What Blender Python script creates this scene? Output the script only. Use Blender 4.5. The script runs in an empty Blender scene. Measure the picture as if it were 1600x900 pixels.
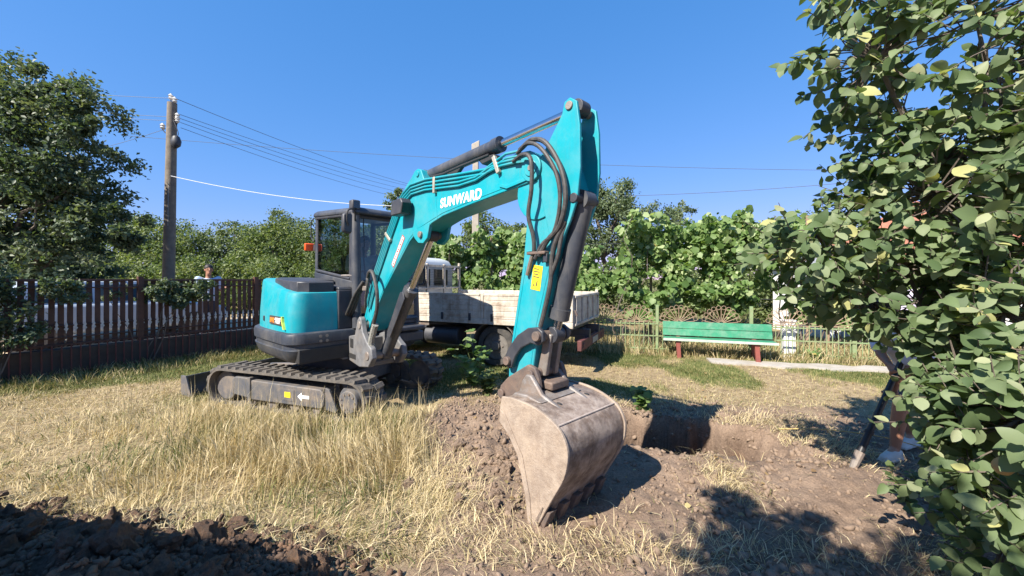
import bpy, bmesh, math, random
import numpy as np
from mathutils import Vector, Matrix, noise

random.seed(7)
rng = np.random.default_rng(7)
R = math.radians
SC = bpy.context.scene
COL = SC.collection

# ------------------------------------------------------------------ camera
cd = bpy.data.cameras.new('camera')
cam = bpy.data.objects.new('camera', cd)
COL.objects.link(cam)
cam.location = (0, 0, 1.65)
cam.rotation_euler = (R(90), 0, 0)
cd.sensor_width = 36.0
cd.lens = 13.5
cd.shift_y = -0.00875
cd.clip_start = 0.05
cd.clip_end = 3000
SC.camera = cam

# ------------------------------------------------------------------ sky, sun, exposure
SUN_EL = 43.0
SUN_DIR = Vector((-0.70, -0.72, 0)).normalized()          # towards the sun, in plan
world = bpy.data.worlds.new('World')
SC.world = world
world.use_nodes = True
wn = world.node_tree.nodes
wl = world.node_tree.links
wn.clear()
w_out = wn.new('ShaderNodeOutputWorld')
w_bg = wn.new('ShaderNodeBackground')
w_sky = wn.new('ShaderNodeTexSky')
w_sky.sky_type = 'NISHITA'
w_sky.sun_disc = False
w_sky.sun_elevation = R(SUN_EL)
w_sky.sun_rotation = math.atan2(SUN_DIR.x, SUN_DIR.y)
w_sky.altitude = 100
w_sky.air_density = 1.1
w_sky.dust_density = 0.0
w_sky.ozone_density = 5.0
w_bg.inputs['Strength'].default_value = 0.099
w_tint = wn.new('ShaderNodeMix')
w_tint.data_type = 'RGBA'
w_tint.blend_type = 'MULTIPLY'
w_tint.inputs['Factor'].default_value = 1.0
w_tint.inputs['B'].default_value = (0.69, 0.87, 1.05, 1)          # the clear deep blue of the whole sky
wl.new(w_sky.outputs[0], w_tint.inputs['A'])
# an even tone curve over the whole sky: less cyan and a softer brightening towards the horizon
w_sep = wn.new('ShaderNodeSeparateColor')
w_com = wn.new('ShaderNodeCombineColor')
wl.new(w_tint.outputs['Result'], w_sep.inputs[0])
for ch, (gain, power) in enumerate(((0.68, 1.0), (1.12, 0.52), (2.0, 0.43))):
    w_pow = wn.new('ShaderNodeMath')
    w_pow.operation = 'POWER'
    w_pow.inputs[1].default_value = power
    w_mul = wn.new('ShaderNodeMath')
    w_mul.operation = 'MULTIPLY'
    w_mul.inputs[1].default_value = gain
    wl.new(w_sep.outputs[ch], w_pow.inputs[0])
    wl.new(w_pow.outputs[0], w_mul.inputs[0])
    wl.new(w_mul.outputs[0], w_com.inputs[ch])
wl.new(w_com.outputs[0], w_bg.inputs[0])
wl.new(w_bg.outputs[0], w_out.inputs[0])

sd = bpy.data.lights.new('sun', 'SUN')
sun = bpy.data.objects.new('sun', sd)
COL.objects.link(sun)
sd.energy = 4.6
sd.angle = R(0.5)
sd.color = (1.0, 0.93, 0.82)
to_sun = Vector((SUN_DIR.x * math.cos(R(SUN_EL)), SUN_DIR.y * math.cos(R(SUN_EL)), math.sin(R(SUN_EL))))
sun.rotation_euler = to_sun.to_track_quat('Z', 'Y').to_euler()
sun.location = (-6, -6, 12)

SC.view_settings.view_transform = 'Standard'
SC.view_settings.look = 'None'
SC.view_settings.exposure = 1.27
SC.view_settings.gamma = 1.0
SC.view_settings.use_curve_mapping = False
SC.render.engine = 'CYCLES'
SC.cycles.use_denoising = True
SC.cycles.max_bounces = 8
SC.cycles.transparent_max_bounces = 12

# ------------------------------------------------------------------ materials
MATS = {}

def principled(name):
    m = bpy.data.materials.new(name)
    m.use_nodes = True
    nt = m.node_tree
    return m, nt, nt.nodes['Principled BSDF'], nt.nodes['Material Output']

def mat(name, c1, c2=None, scale=6.0, rough=0.6, metal=0.0, bump=0.0, bscale=40.0, lo=0.35, hi=0.65,
        c3=None, scale3=2.0, amt3=0.5, spec=0.5, rvar=0.12, coat=0.0, streak=None, samt=0.4, sscale=9.0, slo=0.52, shi=0.75):
    """Procedural surface: two tones mixed by noise, an optional third (dust, rust) in patches, fine relief."""
    if name in MATS:
        return MATS[name]
    m, nt, b, out = principled(name)
    N = nt.nodes
    L = nt.links
    tc = N.new('ShaderNodeTexCoord')
    n1 = N.new('ShaderNodeTexNoise')
    n1.inputs['Scale'].default_value = scale
    n1.inputs['Detail'].default_value = 6
    n1.inputs['Roughness'].default_value = 0.65
    L.new(tc.outputs['Object'], n1.inputs['Vector'])
    ramp = N.new('ShaderNodeValToRGB')
    c2 = c2 or tuple(min(1, c * 0.75) for c in c1)
    ramp.color_ramp.elements[0].position = lo
    ramp.color_ramp.elements[1].position = hi
    ramp.color_ramp.elements[0].color = (*c1, 1)
    ramp.color_ramp.elements[1].color = (*c2, 1)
    L.new(n1.outputs['Fac'], ramp.inputs['Fac'])
    col = ramp.outputs['Color']
    if c3:
        n3 = N.new('ShaderNodeTexNoise')
        n3.inputs['Scale'].default_value = scale3
        n3.inputs['Detail'].default_value = 8
        n3.inputs['Roughness'].default_value = 0.7
        L.new(tc.outputs['Object'], n3.inputs['Vector'])
        r3 = N.new('ShaderNodeValToRGB')
        r3.color_ramp.elements[0].position = 0.45
        r3.color_ramp.elements[1].position = 0.68
        r3.color_ramp.elements[0].color = (0, 0, 0, 1)
        r3.color_ramp.elements[1].color = (amt3, amt3, amt3, 1)
        L.new(n3.outputs['Fac'], r3.inputs['Fac'])
        mx = N.new('ShaderNodeMix')
        mx.data_type = 'RGBA'
        L.new(r3.outputs['Color'], mx.inputs['Factor'])
        L.new(col, mx.inputs['A'])
        mx.inputs['B'].default_value = (*c3, 1)
        col = mx.outputs['Result']
    if streak:              # dirt that has run down, or scrapes: noise drawn out along z
        mp = N.new('ShaderNodeMapping')
        mp.inputs['Scale'].default_value = (1.0, 1.0, 0.10)
        L.new(tc.outputs['Object'], mp.inputs['Vector'])
        ns = N.new('ShaderNodeTexNoise')
        ns.inputs['Scale'].default_value = sscale
        ns.inputs['Detail'].default_value = 7
        ns.inputs['Roughness'].default_value = 0.72
        L.new(mp.outputs['Vector'], ns.inputs['Vector'])
        rs = N.new('ShaderNodeValToRGB')
        rs.color_ramp.elements[0].position = slo
        rs.color_ramp.elements[1].position = shi
        rs.color_ramp.elements[0].color = (0, 0, 0, 1)
        rs.color_ramp.elements[1].color = (samt, samt, samt, 1)
        L.new(ns.outputs['Fac'], rs.inputs['Fac'])
        ms = N.new('ShaderNodeMix')
        ms.data_type = 'RGBA'
        L.new(rs.outputs['Color'], ms.inputs['Factor'])
        L.new(col, ms.inputs['A'])
        ms.inputs['B'].default_value = (*streak, 1)
        col = ms.outputs['Result']
    L.new(col, b.inputs['Base Color'])
    mr = N.new('ShaderNodeMapRange')
    mr.inputs['To Min'].default_value = max(0.02, rough - rvar)
    mr.inputs['To Max'].default_value = min(1, rough + rvar)
    L.new(n1.outputs['Fac'], mr.inputs['Value'])
    L.new(mr.outputs['Result'], b.inputs['Roughness'])
    b.inputs['Metallic'].default_value = metal
    b.inputs['Specular IOR Level'].default_value = spec
    if coat:
        b.inputs['Coat Weight'].default_value = coat
        b.inputs['Coat Roughness'].default_value = 0.15
    if bump:
        nb = N.new('ShaderNodeTexNoise')
        nb.inputs['Scale'].default_value = bscale
        nb.inputs['Detail'].default_value = 8
        nb.inputs['Roughness'].default_value = 0.7
        L.new(tc.outputs['Object'], nb.inputs['Vector'])
        bp = N.new('ShaderNodeBump')
        bp.inputs['Strength'].default_value = bump
        bp.inputs['Distance'].default_value = 0.02
        L.new(nb.outputs['Fac'], bp.inputs['Height'])
        L.new(bp.outputs['Normal'], b.inputs['Normal'])
    MATS[name] = m
    return m

def leafmat(name, cols, transl=0.3, rough=0.5, spec=0.4, tint=(1.2, 1.25, 0.5)):
    """Foliage: colour from a per-leaf 'shade' value through a ramp, some light let through."""
    if name in MATS:
        return MATS[name]
    m, nt, b, out = principled(name)
    N = nt.nodes
    L = nt.links
    at = N.new('ShaderNodeAttribute')
    at.attribute_name = 'shade'
    ramp = N.new('ShaderNodeValToRGB')
    e = ramp.color_ramp.elements
    while len(e) < len(cols):
        e.new(0.5)
    for i, (p, c) in enumerate(cols):
        e[i].position = p
        e[i].color = (*c, 1)
    L.new(at.outputs['Fac'], ramp.inputs['Fac'])
    L.new(ramp.outputs['Color'], b.inputs['Base Color'])
    b.inputs['Roughness'].default_value = rough
    b.inputs['Specular IOR Level'].default_value = spec
    tr = N.new('ShaderNodeBsdfTranslucent')
    mul = N.new('ShaderNodeMix')
    mul.data_type = 'RGBA'
    mul.blend_type = 'MULTIPLY'
    mul.inputs['Factor'].default_value = 1
    L.new(ramp.outputs['Color'], mul.inputs['A'])
    mul.inputs['B'].default_value = (*tint, 1)
    L.new(mul.outputs['Result'], tr.inputs['Color'])
    mix = N.new('ShaderNodeMixShader')
    mix.inputs[0].default_value = transl
    L.new(b.outputs[0], mix.inputs[1])
    L.new(tr.outputs[0], mix.inputs[2])
    L.new(mix.outputs[0], out.inputs['Surface'])
    MATS[name] = m
    return m

def glassmat(name, tint=(0.72, 0.82, 0.80), refl=1.0):
    if name in MATS:
        return MATS[name]
    m = bpy.data.materials.new(name)
    m.use_nodes = True
    nt = m.node_tree
    N = nt.nodes
    L = nt.links
    N.clear()
    out = N.new('ShaderNodeOutputMaterial')
    t = N.new('ShaderNodeBsdfTransparent')
    t.inputs[0].default_value = (*tint, 1)
    g = N.new('ShaderNodeBsdfGlossy')
    g.inputs['Roughness'].default_value = 0.03
    fr = N.new('ShaderNodeFresnel')
    fr.inputs[0].default_value = 1.5
    mr = N.new('ShaderNodeMath')
    mr.operation = 'MULTIPLY'
    mr.inputs[1].default_value = refl
    L.new(fr.outputs[0], mr.inputs[0])
    mx = N.new('ShaderNodeMixShader')
    L.new(mr.outputs[0], mx.inputs[0])
    L.new(t.outputs[0], mx.inputs[1])
    L.new(g.outputs[0], mx.inputs[2])
    L.new(mx.outputs[0], out.inputs[0])
    MATS[name] = m
    return m

TEAL = mat('teal_paint', (0.004, 0.305, 0.365), (0.006, 0.27, 0.33), 3, 0.42, bump=0.02, bscale=90,
           c3=(0.15, 0.34, 0.35), scale3=2.3, amt3=0.42, spec=0.4, streak=(0.10, 0.16, 0.16), samt=0.45)
DKGREY = mat('dark_grey_paint', (0.040, 0.048, 0.066), (0.030, 0.036, 0.050), 4, 0.45, bump=0.04, bscale=80,
             c3=(0.15, 0.14, 0.125), scale3=2.2, amt3=0.5, streak=(0.2, 0.18, 0.16), samt=0.4)
CHAR = mat('charcoal_plastic', (0.03, 0.033, 0.043), (0.042, 0.044, 0.054), 8, 0.5, bump=0.03, c3=(0.12, 0.11, 0.1), amt3=0.25)
CAST = mat('grey_casting', (0.17, 0.17, 0.175), (0.11, 0.11, 0.115), 9, 0.6, bump=0.15, bscale=60, c3=(0.21, 0.17, 0.13), amt3=0.5, scale3=5)
BLACK = mat('black_rubber_and_hollows', (0.018, 0.018, 0.02), (0.03, 0.029, 0.028), 15, 0.65, bump=0.05)
TREAD = mat('dusty_track_rubber', (0.06, 0.056, 0.052), (0.12, 0.108, 0.095), 7, 0.85, bump=0.25, bscale=50, c3=(0.22, 0.18, 0.14), amt3=0.6, scale3=4)
FRAMEM = mat('dusty_frame_steel', (0.075, 0.08, 0.095), (0.13, 0.12, 0.11), 6, 0.65, bump=0.12, c3=(0.26, 0.2, 0.15), amt3=0.55, scale3=3)
CHROME = mat('chrome_rod', (0.62, 0.62, 0.63), (0.52, 0.52, 0.53), 30, 0.18, metal=1.0, rvar=0.06)
STEEL = mat('worn_steel', (0.30, 0.27, 0.24), (0.18, 0.15, 0.13), 8, 0.55, metal=0.35, bump=0.15, c3=(0.2, 0.11, 0.07), amt3=0.6, scale3=6)
RUST = mat('rusty_brown_steel', (0.14, 0.095, 0.075), (0.085, 0.07, 0.065), 9, 0.7, bump=0.25, bscale=50, c3=(0.24, 0.17, 0.12), amt3=0.5, scale3=7)
BUCKETS = mat('mud_caked_bucket_side', (0.34, 0.275, 0.22), (0.23, 0.175, 0.135), 13, 0.85, bump=0.4, bscale=60, c3=(0.42, 0.33, 0.25), amt3=0.7, scale3=5, streak=(0.19, 0.14, 0.11), samt=0.5, sscale=12)
BUCKETB = mat('scraped_bucket_shell', (0.36, 0.29, 0.24), (0.17, 0.12, 0.09), 9, 0.6, metal=0.15, bump=0.35, bscale=45, c3=(0.06, 0.048, 0.045), amt3=0.75, scale3=5, lo=0.4, hi=0.62, streak=(0.46, 0.39, 0.33), samt=0.7, sscale=16, slo=0.55, shi=0.7)
DECALD = mat('dark_decal', (0.06, 0.05, 0.05), (0.07, 0.06, 0.055), 20, 0.5)
WHITE = mat('white_paint', (0.8, 0.8, 0.78), (0.72, 0.72, 0.7), 12, 0.5)
WHITEL = mat('white_lettering', (0.86, 0.86, 0.84), (0.8, 0.8, 0.78), 20, 0.45)
ORANGE = mat('orange_print', (0.75, 0.26, 0.03), (0.68, 0.22, 0.03), 20, 0.5)
YELLOW = mat('yellow_sticker', (0.78, 0.6, 0.02), (0.7, 0.55, 0.03), 20, 0.5)
REDP = mat('red_print', (0.6, 0.05, 0.03), (0.5, 0.05, 0.04), 20, 0.5)
AMBER = mat('amber_lens', (0.85, 0.11, 0.02), (0.8, 0.09, 0.02), 20, 0.2)
REDLENS = mat('red_lens', (0.6, 0.03, 0.02), (0.5, 0.02, 0.02), 20, 0.2)
GLASS = glassmat('cab_glass', (0.50, 0.60, 0.59), 2.2)
CARGLASS = glassmat('dark_glass', (0.25, 0.3, 0.3))

# ------------------------------------------------------------------ mesh helpers
def link(name, me, m=None, parent=None):
    o = bpy.data.objects.new(name, me)
    COL.objects.link(o)
    if m is not None and me is not None and len(me.materials) == 0:
        me.materials.append(m)
    if parent is not None:
        o.parent = parent
    return o

def tag(o, label=None, cat=None, group=None, kind=None):
    if label:
        o['label'] = label
    if cat:
        o['category'] = cat
    if group:
        o['group'] = group
    if kind:
        o['kind'] = kind
    return o

def thing(name, label, cat, loc=(0, 0, 0), rz=0.0, group=None):
    o = bpy.data.objects.new(name, None)
    o.empty_display_size = 0.2
    COL.objects.link(o)
    o.location = loc
    o.rotation_euler = (0, 0, rz)
    return tag(o, label, cat, group)

class B:
    """Collects shapes (optionally through a frame matrix) and links them as one mesh."""
    def __init__(self, frame=None):
        self.v = []
        self.f = []
        self.M = frame or Matrix.Identity(4)

    def add(self, vs, fs, M=None):
        n = len(self.v)
        T = self.M @ M if M is not None else self.M
        self.v += [T @ Vector(p) for p in vs]
        self.f += [tuple(i + n for i in q) for q in fs]
        return self

    def box(self, x0, x1, y0, y1, z0, z1, M=None):
        vs = [(x0, y0, z0), (x1, y0, z0), (x1, y1, z0), (x0, y1, z0), (x0, y0, z1), (x1, y0, z1), (x1, y1, z1), (x0, y1, z1)]
        return self.add(vs, [(3, 2, 1, 0), (4, 5, 6, 7), (0, 1, 5, 4), (1, 2, 6, 5), (2, 3, 7, 6), (3, 0, 4, 7)], M)

    def cyl(self, p0, p1, r, r2=None, seg=16):
        p0 = Vector(p0)
        p1 = Vector(p1)
        r2 = r if r2 is None else r2
        q = (p1 - p0).to_track_quat('Z', 'Y')
        vs = []
        for p, rr in ((p0, r), (p1, r2)):
            for k in range(seg):
                a = 2 * math.pi * k / seg
                vs.append(p + q @ Vector((rr * math.cos(a), rr * math.sin(a), 0)))
        fs = [(k, (k + 1) % seg, seg + (k + 1) % seg, seg + k) for k in range(seg)]
        fs += [tuple(range(seg))[::-1], tuple(range(seg, 2 * seg))]
        return self.add(vs, fs)

    def tube(self, pts, r, seg=8, r_end=None):
        pts = [Vector(p) for p in pts]
        n = len(pts)
        vs = []
        up = Vector((0.13, 0.21, 0.97))
        side = None
        for i, p in enumerate(pts):
            t = (pts[min(i + 1, n - 1)] - pts[max(i - 1, 0)]).normalized()
            if side is None:
                side = t.cross(up)
                if side.length < 0.05:
                    side = t.cross(Vector((1, 0, 0)))
                side.normalize()
            else:
                side = (side - t * side.dot(t)).normalized()
            w = t.cross(side)
            rr = r if r_end is None else r + (r_end - r) * i / (n - 1)
            for k in range(seg):
                a = 2 * math.pi * k / seg
                vs.append(p + side * (rr * math.cos(a)) + w * (rr * math.sin(a)))
        fs = []
        for i in range(n - 1):
            for k in range(seg):
                a, b_ = i * seg + k, i * seg + (k + 1) % seg
                fs.append((a, b_, b_ + seg, a + seg))
        fs += [tuple(range(seg))[::-1], tuple(range((n - 1) * seg, n * seg))]
        return self.add(vs, fs)

    def prism(self, prof, y0, y1, M=None):
        """prof: (x, z) outline, extruded along y."""
        n = len(prof)
        vs = [(x, y0, z) for x, z in prof] + [(x, y1, z) for x, z in prof]
        fs = [tuple(range(n)), tuple(range(2 * n - 1, n - 1, -1))]
        fs += [(i, i + n, (i + 1) % n + n, (i + 1) % n) for i in range(n)]
        return self.add(vs, fs, M)

    def loft(self, rings, cap=True):
        n = len(rings[0])
        vs = [p for ring in rings for p in ring]
        fs = []
        for i in range(len(rings) - 1):
            for k in range(n):
                a, b_ = i * n + k, i * n + (k + 1) % n
                fs.append((a, b_, b_ + n, a + n))
        if cap:
            fs += [tuple(range(n))[::-1], tuple(range((len(rings) - 1) * n, len(rings) * n))]
        return self.add(vs, fs)

    def ball(self, c, rx, ry=None, rz=None, seg=12, ring=8):
        ry = ry or rx
        rz = rz or rx
        c = Vector(c)
        rings = []
        for i in range(ring + 1):
            a = math.pi * i / ring
            s = max(math.sin(a), 0.02)
            rings.append([c + Vector((rx * s * math.cos(2 * math.pi * k / seg), ry * s * math.sin(2 * math.pi * k / seg), -rz * math.cos(a))) for k in range(seg)])
        return self.loft(rings)

    def mesh(self, name, smooth=35):
        me = bpy.data.meshes.new(name)
        me.from_pydata([tuple(v) for v in self.v], [], self.f)
        bm = bmesh.new()
        bm.from_mesh(me)
        bmesh.ops.recalc_face_normals(bm, faces=bm.faces)
        bm.to_mesh(me)
        bm.free()
        if smooth:
            me.polygons.foreach_set('use_smooth', [True] * len(me.polygons))
            me.set_sharp_from_angle(angle=R(smooth))
        return me

    def build(self, name, m, parent=None, smooth=35, bevel=0.0, seg=2):
        o = link(name, self.mesh(name, smooth), m, parent)
        if bevel:
            md = o.modifiers.new('bevel', 'BEVEL')
            md.width = bevel
            md.segments = seg
            md.limit_method = 'ANGLE'
            md.angle_limit = R(40)
            md.harden_normals = False
        return o

def arc(cx, cz, r, a0, a1, n):
    return [(cx + r * math.cos(R(a0 + (a1 - a0) * i / n)), cz + r * math.sin(R(a0 + (a1 - a0) * i / n))) for i in range(n + 1)]

def bez(pts, n=24):
    """Catmull-Rom through points."""
    P = [Vector(p) for p in pts]
    P = [P[0] * 2 - P[1]] + P + [P[-1] * 2 - P[-2]]
    out = []
    segs = len(P) - 3
    per = max(2, n // segs)
    for i in range(segs):
        p0, p1, p2, p3 = P[i:i + 4]
        for k in range(per):
            t = k / per
            out.append(0.5 * ((2 * p1) + (p2 - p0) * t + (2 * p0 - 5 * p1 + 4 * p2 - p3) * t * t + (3 * p1 - p0 - 3 * p2 + p3) * t ** 3))
    out.append(P[-2])
    return out

def lettering(body, size, M, m, parent, name='lettering', shear=0.0, offset=0.0, width=None, depth=0.0015, space=1.0):
    cu = bpy.data.curves.new(name, 'FONT')
    cu.body = body
    cu.size = size
    cu.shear = shear
    cu.offset = offset
    cu.extrude = depth
    cu.space_character = space
    tmp = bpy.data.objects.new('tmp', cu)
    COL.objects.link(tmp)
    dg = bpy.context.evaluated_depsgraph_get()
    me = bpy.data.meshes.new_from_object(tmp.evaluated_get(dg))
    bpy.data.objects.remove(tmp)
    xs = [v.co.x for v in me.vertices]
    if width:
        k = width / (max(xs) - min(xs))
        x0 = min(xs)
        for v in me.vertices:
            v.co.x = (v.co.x - x0) * k
    me.transform(M)
    me.materials.clear()
    return link(name, me, m, parent)

def frame(ox, oy, oz, dx, dy):
    """x along (dx, dy) in plan, y to its left, z up."""
    l = math.hypot(dx, dy)
    dx, dy = dx / l, dy / l
    return Matrix(((dx, -dy, 0, ox), (dy, dx, 0, oy), (0, 0, 1, oz), (0, 0, 0, 1)))

def raw_mesh(name, V, loops, loop_start, shade=None):
    me = bpy.data.meshes.new(name)
    me.vertices.add(len(V))
    me.vertices.foreach_set('co', np.ascontiguousarray(V, dtype=np.float32).ravel())
    me.loops.add(len(loops))
    me.loops.foreach_set('vertex_index', np.ascontiguousarray(loops, dtype=np.int32))
    me.polygons.add(len(loop_start))
    me.polygons.foreach_set('loop_start', np.ascontiguousarray(loop_start, dtype=np.int32))
    if shade is not None:
        a = me.attributes.new('shade', 'FLOAT', 'POINT')
        a.data.foreach_set('value', np.ascontiguousarray(shade, dtype=np.float32))
    me.update(calc_edges=True)
    return me

def instance_mesh(name, T, F, pos, X, Y, Z, size, shade):
    """Bake many copies of a small template (verts T, faces F of equal length) into one mesh."""
    n = len(pos)
    T = np.asarray(T, float)
    V = (pos[:, None, :] + size[:, None, None] * (T[None, :, 0:1] * X[:, None, :] + T[None, :, 1:2] * Y[:, None, :] + T[None, :, 2:3] * Z[:, None, :]))
    k = len(T)
    F = np.asarray(F, int)
    loops = (F[None, :, :] + (np.arange(n) * k)[:, None, None]).reshape(-1)
    starts = np.arange(0, len(loops), F.shape[1])
    return raw_mesh(name, V.reshape(-1, 3), loops, starts, np.repeat(shade, k))

def unit(a):
    return a / np.maximum(np.linalg.norm(a, axis=1, keepdims=True), 1e-9)

# leaf templates: x along the leaf, y across, z its normal
LEAF_S = ([(0, 0, 0), (0.5, 0.3, 0.07), (1, 0, -0.12), (0.5, -0.3, 0.07)], [(0, 2, 1), (0, 3, 2)])
LEAF_V = ([(0, 0, 0), (0.1, 0.42, 0.06), (0.62, 0.5, 0.02), (1.0, 0, -0.18), (0.62, -0.5, 0.02), (0.1, -0.42, 0.06), (0.45, 0, -0.04)],
          [(0, 6, 1), (1, 6, 2), (2, 6, 3), (3, 6, 4), (4, 6, 5), (5, 6, 0)])

def leaf_cloud(name, ells, n, size, m, parent, up=0.7, clumps=60, spread=0.3, tmpl=LEAF_S, shade=(0.0, 1.0), zmin=None, hollow=0.55):
    """Leaves in clumps through the volume of some ellipsoids: (centre, radii) each."""
    ells = [(np.array(c, float), np.array(r, float)) for c, r in ells]
    vol = np.array([r.prod() for _, r in ells]) ** 0.67
    pick = rng.choice(len(ells), clumps, p=vol / vol.sum())
    d = unit(rng.normal(size=(clumps, 3)))
    rad = hollow + (1 - hollow) * rng.random(clumps) ** 0.6
    C = np.array([ells[i][0] for i in pick]) + d * rad[:, None] * np.array([ells[i][1] for i in pick])
    rmean = np.array([ells[i][1].mean() for i in pick])
    csh = rng.random(clumps)
    k = rng.integers(0, clumps, n)
    sc = spread * rmean[k] * (0.6 + 0.8 * rng.random(n))
    pos = C[k] + unit(rng.normal(size=(n, 3))) * (rng.random(n) ** 0.5 * sc)[:, None] * np.array([1, 1, 0.75])
    if zmin is not None:
        keep = pos[:, 2] > zmin
        pos, k = pos[keep], k[keep]
        n = len(pos)
    X = unit(rng.normal(size=(n, 3)) + np.array([0, 0, -0.25]) + 0.4 * d[k])
    Nn = rng.normal(size=(n, 3)) + np.array([0, 0, up * 1.6]) + 0.5 * d[k]
    Y = unit(np.cross(Nn, X))
    Z = np.cross(X, Y)
    s = size[0] + (size[1] - size[0]) * rng.random(n)
    sh = shade[0] + (shade[1] - shade[0]) * np.clip(0.55 * csh[k] + 0.45 * rng.random(n), 0, 1)
    me = instance_mesh(name, tmpl[0], tmpl[1], pos, X, Y, Z, s, sh)
    o = link(name, me, m, parent)
    o['kind'] = 'stuff'
    return o, C

def wiggle(p0, p1, n=6, amp=0.06):
    p0 = Vector(p0)
    p1 = Vector(p1)
    L = (p1 - p0).length
    out = [p0]
    for i in range(1, n):
        t = i / n
        out.append(p0.lerp(p1, t) + Vector((random.uniform(-1, 1), random.uniform(-1, 1), random.uniform(-0.5, 0.8))) * amp * L)
    out.append(p1)
    return out

#@@GROUND
# ------------------------------------------------------------------ ground
def vnoise(x, y, s, seed=0):
    """Cheap smooth value noise on arrays, -1..1."""
    x = np.asarray(x) * s + seed * 17.31
    y = np.asarray(y) * s - seed * 9.77
    xi = np.floor(x).astype(int)
    yi = np.floor(y).astype(int)
    fx = x - xi
    fy = y - yi
    fx = fx * fx * (3 - 2 * fx)
    fy = fy * fy * (3 - 2 * fy)
    def h(a, b):
        v = np.sin(a * 127.1 + b * 311.7 + seed * 74.7) * 43758.5453
        return (v - np.floor(v)) * 2 - 1
    return (h(xi, yi) * (1 - fx) + h(xi + 1, yi) * fx) * (1 - fy) + (h(xi, yi + 1) * (1 - fx) + h(xi + 1, yi + 1) * fx) * fy

def fbm(x, y, s, seed=0, o=4):
    t = 0
    a = 1.0
    for i in range(o):
        t = t + a * vnoise(x, y, s * 2.03 ** i, seed + i)
        a *= 0.52
    return t

def sstep(a, b, x):
    t = np.clip((x - a) / (b - a), 0, 1)
    return t * t * (3 - 2 * t)

def seg_dist(x, y, ax, ay, bx, by):
    dx, dy = bx - ax, by - ay
    t = np.clip(((x - ax) * dx + (y - ay) * dy) / (dx * dx + dy * dy), 0, 1)
    return np.hypot(x - ax - t * dx, y - ay - t * dy)

FA, FB = (-9.2, 3.72), (-5.0, 10.94)          # the road fence, in plan
GA, GB = (1.0, 9.06), (8.6, 6.97)             # the garden fence, in plan

def left_of_fence(x, y):
    dx, dy = FB[0] - FA[0], FB[1] - FA[1]
    l = math.hypot(dx, dy)
    return ((x - FA[0]) * -dy + (y - FA[1]) * dx) / l        # metres beyond the road fence

def heap_h(x, y):
    d = seg_dist(x, y, -5.6, 2.12, -1.45, 1.50)
    return 0.46 * np.exp(-(d / 0.60) ** 2)

def pit_depth(x, y):
    u = (x - 1.80) * 0.97 + (y - 3.98) * -0.22
    v = (x - 1.80) * 0.22 + (y - 3.98) * 0.97
    w = fbm(x, y, 3.4, 41, 4) * 0.10
    a = sstep(1.10, 0.45, np.abs(u) + w) * sstep(0.50, 0.40, np.abs(v) + w)
    return a

def soil_mask(x, y):
    """1 where bare dug soil shows."""
    n = fbm(x, y, 1.1, 5) * 0.28
    a = sstep(-0.95, -0.45, x + 0.12 * (y - 2.3) + n) * sstep(5.7, 4.7, y + n + 0.10 * (x - 1)) * sstep(4.9, 4.0, x + n)
    return a

def ground_h(x, y):
    z = 0.022 * fbm(x, y, 0.8, 3)
    s = soil_mask(x, y)
    z = z + s * (0.026 * fbm(x, y, 4.2, 11, 4) + 0.016 * np.maximum(0, fbm(x, y, 13.0, 17, 3)) + 0.02)
    z = z + 0.10 * np.exp(-(((x + 0.15) / 0.42) ** 2 + ((y - 3.9) / 0.75) ** 2)) * (1 + 0.5 * fbm(x, y, 5, 23, 3))
    z = z + 0.07 * np.exp(-(((x - 2.6) / 0.6) ** 2 + ((y - 3.1) / 0.35) ** 2))
    z = z - 0.10 * np.exp(-(np.hypot((x + 2.7) / 2.0, (y - 5.85) / 1.6)) ** 6)
    h = heap_h(x, y)
    z = z + h * (1 + 0.22 * fbm(x, y, 4.5, 31, 4)) 
    pd = pit_depth(x, y)
    z = z - 0.55 * pd + 0.10 * pd * fbm(x, y, 6.0, 47, 4)
    z = z + 0.16 * sstep(0.15, 0.6, left_of_fence(x, y)) * (np.hypot(x, y) < 60)
    near = sstep(14, 9, np.hypot(x, y))
    return z * np.maximum(near, (left_of_fence(x, y) > 0.1) * 1.0)

def spaced(lo, hi, step, far, grow=1.18):
    a = list(np.arange(lo, hi, step))
    s = step
    b = [a[-1]]
    while b[-1] < far:
        s *= grow
        b.append(b[-1] + s)
    s = step
    c = [a[0]]
    while c[-1] > -far:
        s *= grow
        c.append(c[-1] - s)
    return np.array(sorted(set(c[1:])) + a + b[1:])

gx = spaced(-6.0, 5.2, 0.042, 900)
gx = np.unique(np.concatenate([gx[(gx < -1.3) | (gx > 4.2)], np.arange(-1.3, 4.2, 0.024)]))
gy = spaced(1.2, 6.2, 0.042, 900)
gy = np.unique(np.concatenate([gy[(gy < 1.9) | (gy > 5.3)], np.arange(1.9, 5.3, 0.024)]))
GX, GY = np.meshgrid(gx, gy)
GZ = ground_h(GX, GY)
nx, ny = len(gx), len(gy)
idx = np.arange(nx * ny).reshape(ny, nx)
quads = np.stack([idx[:-1, :-1], idx[:-1, 1:], idx[1:, 1:], idx[1:, :-1]], -1).reshape(-1)
gm = raw_mesh('ground', np.stack([GX, GY, GZ], -1).reshape(-1, 3), quads, np.arange(0, len(quads), 4))
fx, fy = GX.ravel(), GY.ravel()
sm = np.clip(soil_mask(fx, fy) + sstep(0.05, 0.16, heap_h(fx, fy)), 0, 1)
gn = fbm(fx, fy, 0.9, 61, 4)
green = sstep(5.2, 6.3, fy + 0.5 * gn) * sstep(-0.15, 0.35, gn + 0.15 * (fx > 0)) * (left_of_fence(fx, fy) < 0.1)
green = np.maximum(green, sstep(14, 30, fy) * 0.8)
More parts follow.
